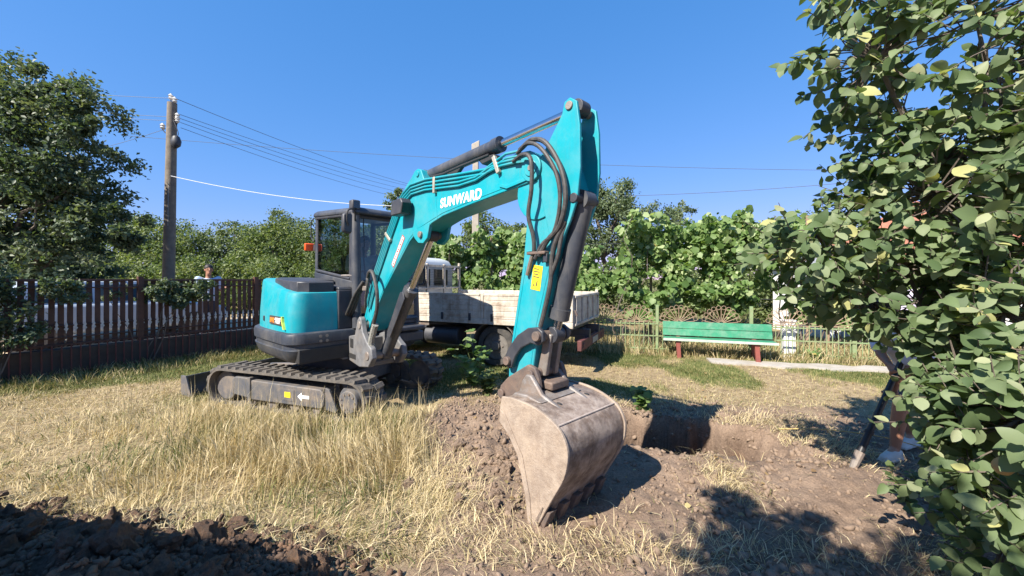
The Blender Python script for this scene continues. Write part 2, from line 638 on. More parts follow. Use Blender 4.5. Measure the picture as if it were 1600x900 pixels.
fresh = sstep(0.04, 0.2, heap_h(fx, fy)) + sstep(0.15, 0.6, pit_depth(fx, fy)) * 0.7
for nm, arr in (('soil', sm), ('green', green), ('fresh', np.clip(fresh, 0, 1))):
    a = gm.attributes.new(nm, 'FLOAT', 'POINT')
    a.data.foreach_set('value', arr.astype(np.float32))
gm.polygons.foreach_set('use_smooth', np.ones(len(gm.polygons), dtype=bool))

def ground_material():
    m, nt, b, out = principled('field_ground')
    N = nt.nodes
    L = nt.links
    tc = N.new('ShaderNodeTexCoord')
    def nz(scale, det=8, ro=0.65):
        n = N.new('ShaderNodeTexNoise')
        n.inputs['Scale'].default_value = scale
        n.inputs['Detail'].default_value = det
        n.inputs['Roughness'].default_value = ro
        L.new(tc.outputs['Object'], n.inputs['Vector'])
        return n
    def ramp(src, stops):
        r = N.new('ShaderNodeValToRGB')
        e = r.color_ramp.elements
        while len(e) < len(stops):
            e.new(0.5)
        for i, (p, c) in enumerate(stops):
            e[i].position = p
            e[i].color = (*c, 1)
        L.new(src, r.inputs['Fac'])
        return r.outputs['Color']
    def mix(fac, a, c):
        x = N.new('ShaderNodeMix')
        x.data_type = 'RGBA'
        L.new(fac, x.inputs['Factor'])
        L.new(a, x.inputs['A'])
        L.new(c, x.inputs['B'])
        return x.outputs['Result']
    def attr(nm):
        a = N.new('ShaderNodeAttribute')
        a.attribute_name = nm
        return a.outputs['Fac']
    straw = ramp(nz(9).outputs['Fac'], [(0.3, (0.16, 0.115, 0.07)), (0.5, (0.32, 0.245, 0.145)), (0.7, (0.43, 0.34, 0.21))])
    greenc = ramp(nz(5).outputs['Fac'], [(0.3, (0.06, 0.085, 0.025)), (0.5, (0.13, 0.15, 0.05)), (0.72, (0.30, 0.24, 0.11))])
    soilc = ramp(nz(3.2).outputs['Fac'], [(0.28, (0.15, 0.105, 0.078)), (0.5, (0.245, 0.178, 0.132)), (0.72, (0.33, 0.245, 0.18))])
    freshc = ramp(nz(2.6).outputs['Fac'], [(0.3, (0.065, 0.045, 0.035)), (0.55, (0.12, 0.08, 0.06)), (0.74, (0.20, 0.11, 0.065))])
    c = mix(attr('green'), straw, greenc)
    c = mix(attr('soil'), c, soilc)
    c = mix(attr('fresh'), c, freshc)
    grit = nz(60, 5, 0.8)
    gcol = ramp(grit.outputs['Fac'], [(0.3, (0.55, 0.55, 0.55)), (0.62, (1.12, 1.1, 1.08))])
    mul = N.new('ShaderNodeMix')
    mul.data_type = 'RGBA'
    mul.blend_type = 'MULTIPLY'
    mul.inputs['Factor'].default_value = 1
    L.new(c, mul.inputs['A'])
    L.new(gcol, mul.inputs['B'])
    L.new(mul.outputs['Result'], b.inputs['Base Color'])
    b.inputs['Roughness'].default_value = 0.95
    b.inputs['Specular IOR Level'].default_value = 0.15
    hb = nz(22, 10, 0.75)
    bp = N.new('ShaderNodeBump')
    bp.inputs['Strength'].default_value = 0.8
    bp.inputs['Distance'].default_value = 0.035
    L.new(hb.outputs['Fac'], bp.inputs['Height'])
    L.new(bp.outputs['Normal'], b.inputs['Normal'])
    return m

ground = link('ground', gm, ground_material())
tag(ground, 'dry field with dug brown soil, straw and patchy grass', kind='structure')

# concrete garden path beside the fence
CONC = mat('pale_concrete', (0.42, 0.39, 0.35), (0.33, 0.30, 0.26), 5, 0.9, bump=0.2, c3=(0.27, 0.23, 0.16), amt3=0.6, scale3=3)
pb = B()
pa = np.array([3.9, 7.62]); pz = np.array([9.6, 6.10])
pn = unit(np.array([[-(pz - pa)[1], (pz - pa)[0]]]))[0]
rings = []
for i in range(25):
    c = pa + (pz - pa) * i / 24
    w0 = 0.20 + 0.05 * math.sin(i * 1.7) + 0.03 * math.sin(i * 4.1)
    z = float(ground_h(np.array([c[0]]), np.array([c[1]]))[0])
    a, q = c - pn * w0, c + pn * (w0 + 0.03 * math.sin(i * 2.3))
    rings.append([(a[0], a[1], z - 0.08), (q[0], q[1], z - 0.08), (q[0], q[1], z + 0.03), (a[0], a[1], z + 0.03)])
tag(pb.loft(rings).build('garden_path', CONC), 'narrow concrete path along the garden fence', kind='structure')

# village road beyond the left fence
ROADM = mat('dusty_pale_road', (0.50, 0.42, 0.32), (0.42, 0.33, 0.23), 2, 0.95, bump=0.2, c3=(0.45, 0.33, 0.18), amt3=0.5)
rb = B()
fd = np.array([FB[0] - FA[0], FB[1] - FA[1]]); fd = fd / np.linalg.norm(fd)
fn = np.array([-fd[1], fd[0]])
o0 = np.array(FA) - fd * 12 + fn * 2.0
o1 = np.array(FB) + fd * 22 + fn * 2.0
q0, q1 = o0 + fn * 4.5, o1 + fn * 4.5
rb.loft([[(o0[0], o0[1], 0.14), (q0[0], q0[1], 0.14), (q0[0], q0[1], 0.19), (o0[0], o0[1], 0.19)],
         [(o1[0], o1[1], 0.14), (q1[0], q1[1], 0.14), (q1[0], q1[1], 0.19), (o1[0], o1[1], 0.19)]])
tag(rb.build('village_road', ROADM), 'pale dusty village road behind the slatted fence', kind='structure')

def gz(x, y):
    return float(ground_h(np.array([float(x)]), np.array([float(y)]))[0])

#@@EXCAVATOR
# ------------------------------------------------------------------ excavator
EX = Vector((-2.65, 5.87, 0))
exc = thing('excavator', 'teal crawler excavator with dark cab and its mud-caked bucket on the ground', 'excavator', EX)
TO = Matrix.Translation(-EX)
UP = TO @ frame(-2.65, 5.87, 0, 0.757, -0.653)        # upper structure: x forwards, y to the machine's left
AT = TO @ frame(-1.75, 5.05, 0, 0.69, -0.724)        # boom plane
TR = TO @ frame(-2.72, 5.87, -0.10, 0.947, -0.32)        # crawler

# --- crawler tracks
def stadium(hl, r, cz, n=10, off=0.0):
    pts = []
    for i in range(n + 1):
        a = R(-90 + 180 * i / n)
        pts.append((hl + (r + off) * math.cos(a), cz + (r + off) * math.sin(a)))
    for i in range(n + 1):
        a = R(90 + 180 * i / n)
        pts.append((-hl + (r + off) * math.cos(a), cz + (r + off) * math.sin(a)))
    return pts

HL, TRAD, TCZ = 1.09, 0.225, 0.255
lug_b = B()
for sgn, sh in ((-1, -0.03), (1, 0.03)):
    y0, y1 = (-0.19, -0.005) if sgn < 0 else (0.005, 0.19)
    lug_b.add([(-0.045 + sh, y0, 0), (0.045 + sh, y0, 0), (0.052 + sh * 0.2, y1, 0), (-0.038 + sh * 0.2, y1, 0),
               (-0.030 + sh, y0 + 0.01, 0.034), (0.030 + sh, y0 + 0.01, 0.034), (0.036 + sh * 0.2, y1 - 0.006, 0.034), (-0.022 + sh * 0.2, y1 - 0.006, 0.034)],
              [(3, 2, 1, 0), (4, 5, 6, 7), (0, 1, 5, 4), (1, 2, 6, 5), (2, 3, 7, 6), (3, 0, 4, 7)])
lug_me = lug_b.mesh('track_lug', 0)
lug_me.materials.append(TREAD)
roller_me = B().cyl((0, -0.14, 0), (0, 0.14, 0), 0.075, seg=16).mesh('roller')
roller_me.materials.append(FRAMEM)

def local(o, M):
    o.matrix_local = M
    return o

for side, yc in (('near', -0.75), ('far', 0.75)):
    inner, outer = stadium(HL, TRAD, TCZ), stadium(HL, TRAD, TCZ, off=0.03)
    bt = B(TR)
    n = len(inner)
    vs = [(x, yc - 0.19, z) for x, z in inner] + [(x, yc + 0.19, z) for x, z in inner] + [(x, yc - 0.19, z) for x, z in outer] + [(x, yc + 0.19, z) for x, z in outer]
    fs = []
    for i in range(n):
        j = (i + 1) % n
        fs += [(i, j, n + j, n + i), (2 * n + j, 2 * n + i, 3 * n + i, 3 * n + j), (j, i, 2 * n + i, 2 * n + j), (n + i, n + j, 3 * n + j, 3 * n + i)]
    bt.add(vs, fs)
    belt = bt.build('track', TREAD, exc, smooth=40)
    per = 4 * HL + 2 * math.pi * (TRAD + 0.03)
    NL = 42
    for i in range(NL):
        s = per * i / NL
        r = TRAD + 0.03
        if s < 2 * HL:
            x, z, a = -HL + s, TCZ + r, 0.0
        elif s < 2 * HL + math.pi * r:
            t = (s - 2 * HL) / r
            x, z, a = HL + r * math.sin(t), TCZ + r * math.cos(t), t
        elif s < 4 * HL + math.pi * r:
            x, z, a = HL - (s - 2 * HL - math.pi * r), TCZ - r, math.pi
        else:
            t = math.pi + (s - 4 * HL - math.pi * r) / r
            x, z, a = -HL + r * math.sin(t), TCZ + r * math.cos(t), t
        lo = link('track_lug', lug_me, None, belt)
        local(lo, TR @ Matrix.Translation((x, yc, z)) @ Matrix.Rotation(a, 4, 'Y'))
    fb = B(TR)
    sg = -1 if side == 'near' else 1
    ya, yb = sorted((yc + sg * 0.175, yc - sg * 0.10))
    fb.prism([(-0.52, 0.13), (0.68, 0.13), (0.72, 0.17), (0.72, 0.31), (0.66, 0.37), (-0.52, 0.39)], ya, yb)
    fb.prism([(-0.90, 0.17), (-0.60, 0.14), (-0.54, 0.14), (-0.54, 0.41), (-0.84, 0.41), (-0.90, 0.37)], ya + 0.015, yb - 0.015)
    fr = fb.build('track_frame', FRAMEM, exc, bevel=0.012)
    B(TR).box(-0.575, -0.525, ya - 0.012, yb + 0.012, 0.11, 0.425).build('frame_collar', FRAMEM, fr, bevel=0.006)
    B(TR).prism([(0.74, 0.13), (0.90, 0.10), (0.92, 0.14), (0.80, 0.38), (0.74, 0.40)], ya, ya + 0.03).build('motor_guard', FRAMEM, fr, bevel=0.006)
    sp = B(TR)
    sp.cyl((HL, yc - 0.12, TCZ), (HL, yc + 0.12, TCZ), 0.19, seg=24)
    sp.cyl((HL, yc + sg * 0.10, TCZ), (HL, yc + sg * 0.18, TCZ), 0.155, 0.135, seg=24)
    spo = sp.build('drive_sprocket', FRAMEM, exc, bevel=0.008)
    for k in range(9):
        a = 2 * math.pi * k / 9
        B(TR).cyl((HL + 0.10 * math.cos(a), yc + sg * 0.18, TCZ + 0.10 * math.sin(a)), (HL + 0.10 * math.cos(a), yc + sg * 0.192, TCZ + 0.10 * math.sin(a)), 0.012, seg=6).build('bolt', STEEL, spo)
    B(TR).cyl((-HL, yc - 0.10, TCZ), (-HL, yc + 0.10, TCZ), 0.20, seg=24).build('idler_wheel', FRAMEM, exc, bevel=0.01)
    for x in (-0.55, -0.18, 0.2, 0.56):
        local(link('roller', roller_me, None, exc), TR @ Matrix.Translation((x, yc, 0.115)))
    if side == 'near':
        y = ya
        B(TR).box(0.06, 0.24, y - 0.006, y - 0.001, 0.18, 0.33).build('access_plate', FRAMEM, fr, bevel=0.003)
        B(TR).box(0.085, 0.185, y - 0.010, y - 0.007, 0.225, 0.295).build('yellow_sticker', YELLOW, fr, smooth=0)
        B(TR).prism([(0.30, 0.255), (0.37, 0.31), (0.37, 0.275), (0.49, 0.275), (0.49, 0.235), (0.37, 0.235), (0.37, 0.20)], y - 0.006, y - 0.002).build('white_arrow_sticker', WHITE, fr, smooth=0)

# carbody between the tracks and the slew ring
cbx = B(TR)
cbx.box(-0.62, 0.62, -0.50, 0.50, 0.24, 0.44)
for sx in (-1, 1):
    cbx.prism([(sx * 0.32, 0.22), (sx * 0.58, 0.22), (sx * 0.58, 0.40), (sx * 0.32, 0.42)], -0.62, 0.62)
cbx.build('carbody', FRAMEM, exc, bevel=0.02)
B(TR).cyl((0, 0, 0.43), (0, 0, 0.69), 0.46, seg=40).build('slew_ring', CHAR, exc)

# dozer blade at the left end of the crawler
bl = B(TR)
prof = [(-1.78, 0.03), (-1.75, 0.03), (-1.81, 0.15), (-1.82, 0.24), (-1.78, 0.345), (-1.81, 0.345), (-1.86, 0.24), (-1.85, 0.14)]
bl.prism(prof, -0.95, 0.95)
blo = bl.build('dozer_blade', DKGREY, exc, bevel=0.004)
for s in (-1, 1):
    B(TR).prism([(-1.86, 0.03), (-1.64, 0.06), (-1.70, 0.20), (-1.76, 0.355), (-1.86, 0.355)], s * 0.951 - 0.012, s * 0.951 + 0.012).build('blade_end_plate', FRAMEM, blo, bevel=0.004)
    B(TR).prism([(-1.77, 0.16), (-0.55, 0.26), (-0.55, 0.36), (-1.77, 0.27)], s * 0.36 - 0.05, s * 0.36 + 0.05).build('blade_arm', FRAMEM, blo, bevel=0.01)

# --- upper structure
def plan(front, half, rear, rc=0.2, n=14):
    """Plan outline: flat front with rounded corners, round tail."""
    pts = []
    for i in range(7):
        a = R(-90 * i / 6)
        pts.append((front - rc + rc * math.cos(a), -half + rc + rc * math.sin(a)))
    for i in range(n + 1):
        a = R(-90 - 180 * i / n)
        e = 0.62
        cx, cy = math.cos(a), math.sin(a)
        pts.append((-0.12 + math.copysign(abs(cx) ** e, cx) * (rear - 0.12) if abs(cx) > 1e-6 else -0.12, math.copysign(abs(cy) ** e, cy) * half))
    for i in range(7):
        a = R(90 - 90 * i / 6)
        pts.append((front - rc + rc * math.cos(a), half - rc + rc * math.sin(a)))
    return pts

def inset(pts, d):
    cx, cy = -0.1, 0.0
    return [(cx + (x - cx) * (1 - d), cy + (y - cy) * (1 - d)) for x, y in pts]

P0 = plan(0.80, 0.985, 1.10)
sk = B(UP)
sk.loft([[(x, y, z) for x, y in inset(P0, d)] for z, d in ((0.575, 0.16), (0.60, 0.10), (0.66, 0.045), (0.74, 0.018), (0.76, 0.012), (0.77, 0.03), (0.83, 0.03), (0.84, 0.004), (0.93, 0.0), (0.965, 0.012), (0.975, 0.03))])
skirt = sk.build('counterweight_skirt', DKGREY, exc, smooth=30)

# teal engine hood, L-shaped around the cab
hood_plan = [(0.70, -0.34), (0.70, -0.70)]
for i in range(6):
    a = R(-90 * i / 5)
    hood_plan.append((0.55 + 0.15 * math.cos(a), -0.74 + 0.17 * math.sin(a)))
hood_plan += [(0.2, -0.925), (-0.25, -0.915)]
for i in range(1, 12):
    a = R(-90 - 180 * i / 12)
    cx, cy = math.cos(a), math.sin(a)
    hood_plan.append((-0.30 + math.copysign(abs(cx) ** 0.66, cx) * 0.66, math.copysign(abs(cy) ** 0.66, cy) * 0.905))
hood_plan += [(-0.3, 0.9), (-0.58, 0.86), (-0.58, -0.14), (0.2, -0.16), (0.2, -0.34)]
def hood_top(x):
    t = min(max((x + 0.62) / 1.1, 0), 1)
    return 1.665 - 0.185 * t
hd = B(UP)
hd.loft([[(x, y, 0.975) for x, y in inset(hood_plan, 0.0)], [(x, y, 1.20) for x, y in inset(hood_plan, 0.004)],
         [(x, y, hood_top(x) - 0.05) for x, y in inset(hood_plan, 0.035)], [(x, y, hood_top(x) - 0.012) for x, y in inset(hood_plan, 0.045)], [(x, y, hood_top(x)) for x, y in inset(hood_plan, 0.07)]])
hood = hd.build('engine_hood', TEAL, exc, smooth=38)
cov = B(UP)
cov_plan = [(0.64, -0.36), (0.64, -0.68), (0.55, -0.79), (0.3, -0.83), (-0.30, -0.77), (-0.72, -0.58), (-0.78, -0.40), (-0.70, -0.16), (0.2, -0.16), (0.2, -0.36)]
cov.loft([[(x, y, hood_top(x) - 0.02) for x, y in cov_plan], [(x, y, 1.66 - 0.055 * min(max((x + 0.6) / 1.2, 0), 1)) for x, y in cov_plan], [(x * 0.97, y * 0.985 - 0.004, 1.675 - 0.055 * min(max((x + 0.6) / 1.2, 0), 1)) for x, y in cov_plan]])
cov.build('top_cover', CHAR, hood, smooth=30, bevel=0.008)
fpn = B(UP)
fpn.box(0.21, 0.715, -0.335, -0.145, 0.976, 1.50)
fpn.prism([(0.21, 1.50), (0.715, 1.50), (0.69, 1.545), (0.21, 1.57)], -0.33, -0.145)
fpn.build('front_panel', CHAR, exc, bevel=0.012)
# model plate on the hood's right side: two coloured words on a dark plate with a light flash
plate = B(UP).box(0.0, 0.46, -0.934, -0.915, 1.055, 1.165).build('model_plate', DECALD, hood, smooth=0)
lettering('SWE', 0.085, UP @ Matrix.Translation((0.02, -0.935, 1.08)) @ Matrix.Rotation(R(90), 4, 'X'), ORANGE, hood, shear=0.15, offset=0.004, width=0.16)
lettering('60UF', 0.095, UP @ Matrix.Translation((0.19, -0.935, 1.078)) @ Matrix.Rotation(R(90), 4, 'X'), WHITEL, hood, shear=0.15, offset=0.005, width=0.22)
B(UP).prism([(0.43, 1.17), (0.455, 1.17), (0.475, 1.10), (0.50, 1.05), (0.52, 1.01), (0.495, 1.01), (0.465, 1.06), (0.445, 1.10)], -0.939, -0.905).build('lime_flash', mat('lime_print', (0.55, 0.7, 0.12), None, 20, 0.5), hood, smooth=0)
B(UP).box(-0.30, -0.26, -0.925, -0.88, 1.07, 1.14).build('hood_latch', CHAR, hood, bevel=0.006)

# --- cab
CX0, CX1, CY0, CY1 = -0.54, 0.80, -0.14, 0.90
ZF, ZR = 2.62, 2.70                                     # roof height at the front and the rear
cb = B(UP)
def post(x0, y0, z0, x1, y1, z1, r, m=DKGREY, name='cab_pillar', parent=None):
    return B(UP).tube([(x0, y0, z0), ((x0 + x1) / 2, (y0 + y1) / 2, (z0 + z1) / 2), (x1, y1, z1)], r, seg=12).build(name, m, parent or cab_o)
cb.box(CX0, CX1, CY0, CY1, 0.976, 1.06)                                             # floor
cb.prism([(CX0, 1.06), (0.70, 1.06), (0.72, 1.62), (CX0, 1.76)], CY0, CY0 + 0.05)   # panel under the right window
cb.prism([(CX0, 1.06), (CX0 + 0.05, 1.06), (CX0 + 0.05, 1.78), (CX0, 1.78)], CY0 + 0.05, CY1)
cab_o = cb.build('cab', DKGREY, exc, bevel=0.012)
rf = B(UP)
rp = [(CX0 - 0.02, CY0 - 0.01), (CX1 + 0.02, CY0 - 0.01), (CX1 + 0.02, CY1 + 0.01), (CX0 - 0.02, CY1 + 0.01)]
def roofz(x):
    return ZR + (ZF - ZR) * (x - CX0) / (CX1 - CX0)
rf.loft([[(x, y, roofz(x) - 0.07) for x, y in rp], [(x, y, roofz(x) - 0.01) for x, y in rp], [(0.14 + (x - 0.14) * 0.93, 0.39 + (y - 0.39) * 0.92, roofz(x) + 0.025) for x, y in rp]])
rf.build('cab_roof', DKGREY, cab_o, bevel=0.02)
post(CX1 - 0.02, CY0 + 0.03, 0.98, CX1 - 0.10, CY0 + 0.05, ZF - 0.04, 0.062)
B(UP).prism([(0.60, 1.60), (0.80, 1.60), (0.74, ZF - 0.05), (0.62, ZF - 0.05)], CY0 + 0.006, CY0 + 0.05).build('cab_pillar', CHAR, cab_o)
post(CX1 - 0.02, CY1 - 0.04, 0.98, CX1 - 0.10, CY1 - 0.05, ZF - 0.04, 0.050)
post(CX0 + 0.04, CY0 + 0.04, 1.06, CX0 + 0.04, CY0 + 0.05, ZR - 0.05, 0.045)
post(CX0 + 0.04, CY1 - 0.04, 1.06, CX0 + 0.04, CY1 - 0.05, ZR - 0.05, 0.045)
post(0.10, CY1 - 0.03, 1.06, 0.08, CY1 - 0.04, roofz(0.1) - 0.05, 0.035)
def bar(p0, p1, r=0.022, m=CHAR, name='window_frame', parent=None):
    return B(UP).tube([p0, Vector(p0).lerp(Vector(p1), 0.5), p1], r, seg=8).build(name, m, parent or cab_o)
bar((CX0 + 0.05, CY0 + 0.015, 1.79), (0.62, CY0 + 0.015, 1.655))
bar((CX0 + 0.05, CY0 + 0.02, ZR - 0.09), (0.66, CY0 + 0.02, ZF - 0.07))
bar((CX1 - 0.03, CY0 + 0.08, 1.62), (CX1 - 0.03, CY1 - 0.08, 1.62), 0.018)
bar((CX1 - 0.09, CY0 + 0.08, ZF - 0.09), (CX1 - 0.09, CY1 - 0.08, ZF - 0.09), 0.03)
bar((CX1 - 0.01, CY0 + 0.05, 1.06), (CX1 - 0.01, CY1 - 0.05, 1.06), 0.04, DKGREY)
bar((CX0 + 0.05, CY1 - 0.03, 1.10), (CX1 - 0.05, CY1 - 0.03, 1.10), 0.04, DKGREY, 'door_sill')
bar((CX0 + 0.05, CY1 - 0.03, ZR - 0.08), (CX1 - 0.10, CY1 - 0.03, ZF - 0.08), 0.03, DKGREY)
def pane(pts, name='window_pane', m=GLASS):
    return B(UP).add(pts, [(0, 1, 2, 3)]).build(name, m, cab_o, smooth=0)
pane([(CX0 + 0.06, CY0 + 0.02, 1.79), (0.62, CY0 + 0.02, 1.66), (0.64, CY0 + 0.025, ZF - 0.08), (CX0 + 0.06, CY0 + 0.025, ZR - 0.10)])
pane([(CX1 - 0.03, CY0 + 0.09, 1.63), (CX1 - 0.03, CY1 - 0.08, 1.63), (CX1 - 0.09, CY1 - 0.08, ZF - 0.10), (CX1 - 0.09, CY0 + 0.09, ZF - 0.10)])
pane([(CX1 - 0.01, CY0 + 0.09, 1.10), (CX1 - 0.01, CY1 - 0.08, 1.10), (CX1 - 0.028, CY1 - 0.08, 1.60), (CX1 - 0.028, CY0 + 0.09, 1.60)])
pane([(CX0 + 0.025, CY0 + 0.09, 1.79), (CX0 + 0.025, CY1 - 0.08, 1.79), (CX0 + 0.03, CY1 - 0.08, ZR - 0.10), (CX0 + 0.03, CY0 + 0.09, ZR - 0.10)])
pane([(0.14, CY1 - 0.03, 1.72), (CX1 - 0.07, CY1 - 0.03, 1.72), (CX1 - 0.12, CY1 - 0.04, ZF - 0.10), (0.12, CY1 - 0.04, ZF - 0.10)])
bar((0.70, CY0 + 0.02, 1.70), (0.40, CY0 + 0.0, 1.70), 0.014, STEEL, 'window_latch')
B(UP).box(0.15, CX1 - 0.06, CY1 - 0.05, CY1 - 0.005, 1.12, 1.70).build('door_panel', DKGREY, cab_o, bevel=0.02)
# seat, consoles, levers
st = B(UP)
st.box(-0.18, 0.26, 0.16, 0.62, 1.30, 1.42)
st.prism([(-0.26, 1.36), (-0.14, 1.36), (-0.22, 2.02), (-0.33, 2.02)], 0.17, 0.61)
st.box(-0.345, -0.25, 0.28, 0.50, 2.03, 2.24)
st.build('operator_seat', BLACK, cab_o, bevel=0.04, seg=3)
for y in (0.04, 0.70):
    B(UP).box(-0.10, 0.36, y - 0.06, y + 0.06, 1.06, 1.52).build('console', CHAR, cab_o, bevel=0.03)
    B(UP).tube([(0.26, y, 1.50), (0.28, y, 1.60), (0.27, y, 1.68)], 0.016).build('lever', BLACK, cab_o)
B(UP).tube([(0.62, 0.42, 1.05), (0.60, 0.42, 1.32)], 0.012).build('lever', BLACK, cab_o)
bar((CX1 - 0.06, CY0 + 0.16, 1.95), (CX1 - 0.09, CY0 + 0.16, ZF - 0.12), 0.008, BLACK, 'wiper_arm')
bar((CX1 - 0.045, CY0 + 0.17, 1.66), (CX1 - 0.07, CY0 + 0.14, 2.1), 0.010, BLACK, 'wiper_blade')
# grab handle outside the front-left pillar
B(UP).tube(bez([(CX1 - 0.02, CY1 - 0.01, 1.56), (CX1 + 0.03, CY1 + 0.07, 1.60), (CX1 + 0.01, CY1 + 0.08, 1.9), (CX1 - 0.02, CY1 + 0.07, 2.05), (CX1 - 0.08, CY1 - 0.01, 2.08)], 24), 0.014).build('grab_handle', BLACK, cab_o)
# mirrors, lamps
mr = B(UP)
mM = Matrix.Translation((CX1 + 0.05, CY0 - 0.17, 2.42))
mr.loft([[(CX1 + 0.02, CY0 - 0.14 + sx, 2.40 + sz) for sx, sz in ((-0.055, -0.135), (0.045, -0.15), (0.06, -0.12), (0.065, 0.11), (0.045, 0.14), (-0.045, 0.13), (-0.07, 0.10), (-0.075, -0.10))],
         [(CX1 + 0.08, CY0 - 0.14 + sx * 0.9, 2.40 + sz * 0.93) for sx, sz in ((-0.055, -0.135), (0.045, -0.15), (0.06, -0.12), (0.065, 0.11), (0.045, 0.14), (-0.045, 0.13), (-0.07, 0.10), (-0.075, -0.10))]])
mo = mr.build('mirror', CHAR, cab_o, bevel=0.015)
B(UP).tube(bez([(CX1 - 0.05, CY0 + 0.02, 2.45), (CX1 + 0.03, CY0 - 0.03, 2.58), (CX1 + 0.10, CY0 - 0.15, 2.56), (CX1 + 0.10, CY0 - 0.17, 2.44), (CX1 + 0.085, CY0 - 0.14, 2.36)], 20), 0.011).build('mirror_bracket', BLACK, mo)
lb = B(UP)
lb.box(CX1 - 0.08, CX1 + 0.03, CY0 - 0.06, CY0 + 0.06, ZF - 0.02, ZF + 0.11)
lo_ = lb.build('work_lamp', CHAR, cab_o, bevel=0.02)
B(UP).box(CX1 + 0.031, CX1 + 0.036, CY0 - 0.045, CY0 + 0.045, ZF - 0.005, ZF + 0.095).build('lens', glassmat('lamp_glass', (0.5, 0.5, 0.5), 2), lo_)
B(UP).box(CX0 - 0.07, CX0, CY0 + 0.01, CY0 + 0.06, 2.10, 2.20).build('lamp_bracket', CHAR, cab_o, bevel=0.005)
B(UP).box(CX0 - 0.12, CX0 - 0.07, CY0 - 0.11, CY0 + 0.04, 2.10, 2.22).build('amber_lamp', AMBER, cab_o, bevel=0.015)
B(UP).tube(bez([(CX0 - 0.01, CY0 + 0.0, 2.25), (CX0 - 0.06, CY0 - 0.02, 2.32), (CX0 - 0.06, CY0 - 0.02, 2.55), (CX0, CY0, 2.62)], 12), 0.009).build('rear_handle', BLACK, cab_o)

# lower front of the cab and step
B(UP).box(0.60, 0.90, 0.10, 0.92, 0.70, 0.86).build('front_bumper', DKGREY, exc, bevel=0.03)
B(UP).box(0.70, 0.98, 0.18, 0.88, 0.88, 0.95).build('foot_step', CHAR, exc, bevel=0.02)

# --- swing bracket and swing cylinder
sb = B(AT)
def plate_ring(profile, y0, y1):
    sb.prism(profile, y0, y1)
swp = [(-0.42, 0.56), (-0.05, 0.52), (0.22, 0.56), (0.33, 0.68), (0.30, 0.80), (0.16, 0.87), (0.04, 0.98), (-0.01, 1.14), (-0.06, 1.17), (-0.12, 1.12), (-0.20, 0.92), (-0.42, 0.88), (-0.46, 0.82), (-0.46, 0.62)]
sb.prism(swp, -0.24, -0.165)
sb.prism(swp, 0.165, 0.24)
sb.box(-0.46, -0.24, -0.165, 0.165, 0.60, 0.86)
sb.box(-0.24, 0.10, -0.165, 0.165, 0.54, 0.60)
swing = sb.build('swing_bracket', CAST, exc, bevel=0.014)
B(AT).box(-0.39, -0.16, -0.246, -0.24, 0.60, 0.665).build('pocket_shade', BLACK, swing, bevel=0.01)  # flat black sheet, paints the shade inside a casting pocket
B(AT).box(-0.34, -0.24, -0.246, -0.24, 0.74, 0.86).build('pocket_shade', BLACK, swing, bevel=0.01)  # second black sheet for pocket shade, nothing is hollowed out
B(AT).cyl((0.20, -0.252, 0.70), (0.20, 0.252, 0.70), 0.055, seg=20).build('pivot_pin', STEEL, swing, bevel=0.006)
B(AT).cyl((-0.04, -0.252, 1.06), (-0.04, 0.252, 1.06), 0.05, seg=20).build('pivot_pin', STEEL, swing, bevel=0.006)
sp_ = B(UP)
sp_.cyl((0.86, 0.0, 0.52), (0.86, 0.0, 0.92), 0.10, seg=20)
sp_.box(0.66, 0.88, -0.14, 0.14, 0.56, 0.68)
sp_.box(0.66, 0.88, -0.14, 0.14, 0.82, 0.95)
sp_.build('swing_post', CAST, exc, bevel=0.015)
ear = B(AT)
ear.prism([(-0.52, 0.60), (-0.40, 0.57), (-0.40, 0.72), (-0.52, 0.74), (-0.56, 0.67)], -0.33, -0.24)
ear.build('swing_ear', CAST, swing, bevel=0.015)
B(AT).cyl((-0.48, -0.30, 0.58), (-0.48, -0.30, 0.76), 0.04, seg=14).build('pivot_pin', RUST, swing)
B(UP).cyl((-0.05, -0.46, 0.70), (0.42, -0.36, 0.68), 0.055, seg=16).build('swing_cylinder', CHAR, exc)
swp0 = UP @ Vector((0.36, -0.37, 0.682))
swp1 = AT @ Vector((-0.50, -0.30, 0.67))
B().cyl(swp0, swp1, 0.026, seg=14).build('swing_cylinder_rod', CHROME, exc)
# solid black block for the shade in the skirt recess of the swing rod
B(UP).box(0.35, 0.80, -0.86, -0.22, 0.60, 0.78).build('rod_recess_shade', BLACK, skirt, bevel=0.01)
bolt_me = B().cyl((0, 0, 0), (0, 0.016, 0), 0.02, seg=10).mesh('bolt')
bolt_me.materials.append(STEEL)
for k, (x, z) in enumerate(((0.02, 0), (0.02, 0.06), (0.10, 0.0), (0.10, 0.06))):
    bo = link('bolt', bolt_me, None, skirt)
    local(bo, UP @ Matrix.Translation((0.786, -0.62 + x * 1.0, 0.86 + z)) @ Matrix.Rotation(R(-90), 4, 'Z'))

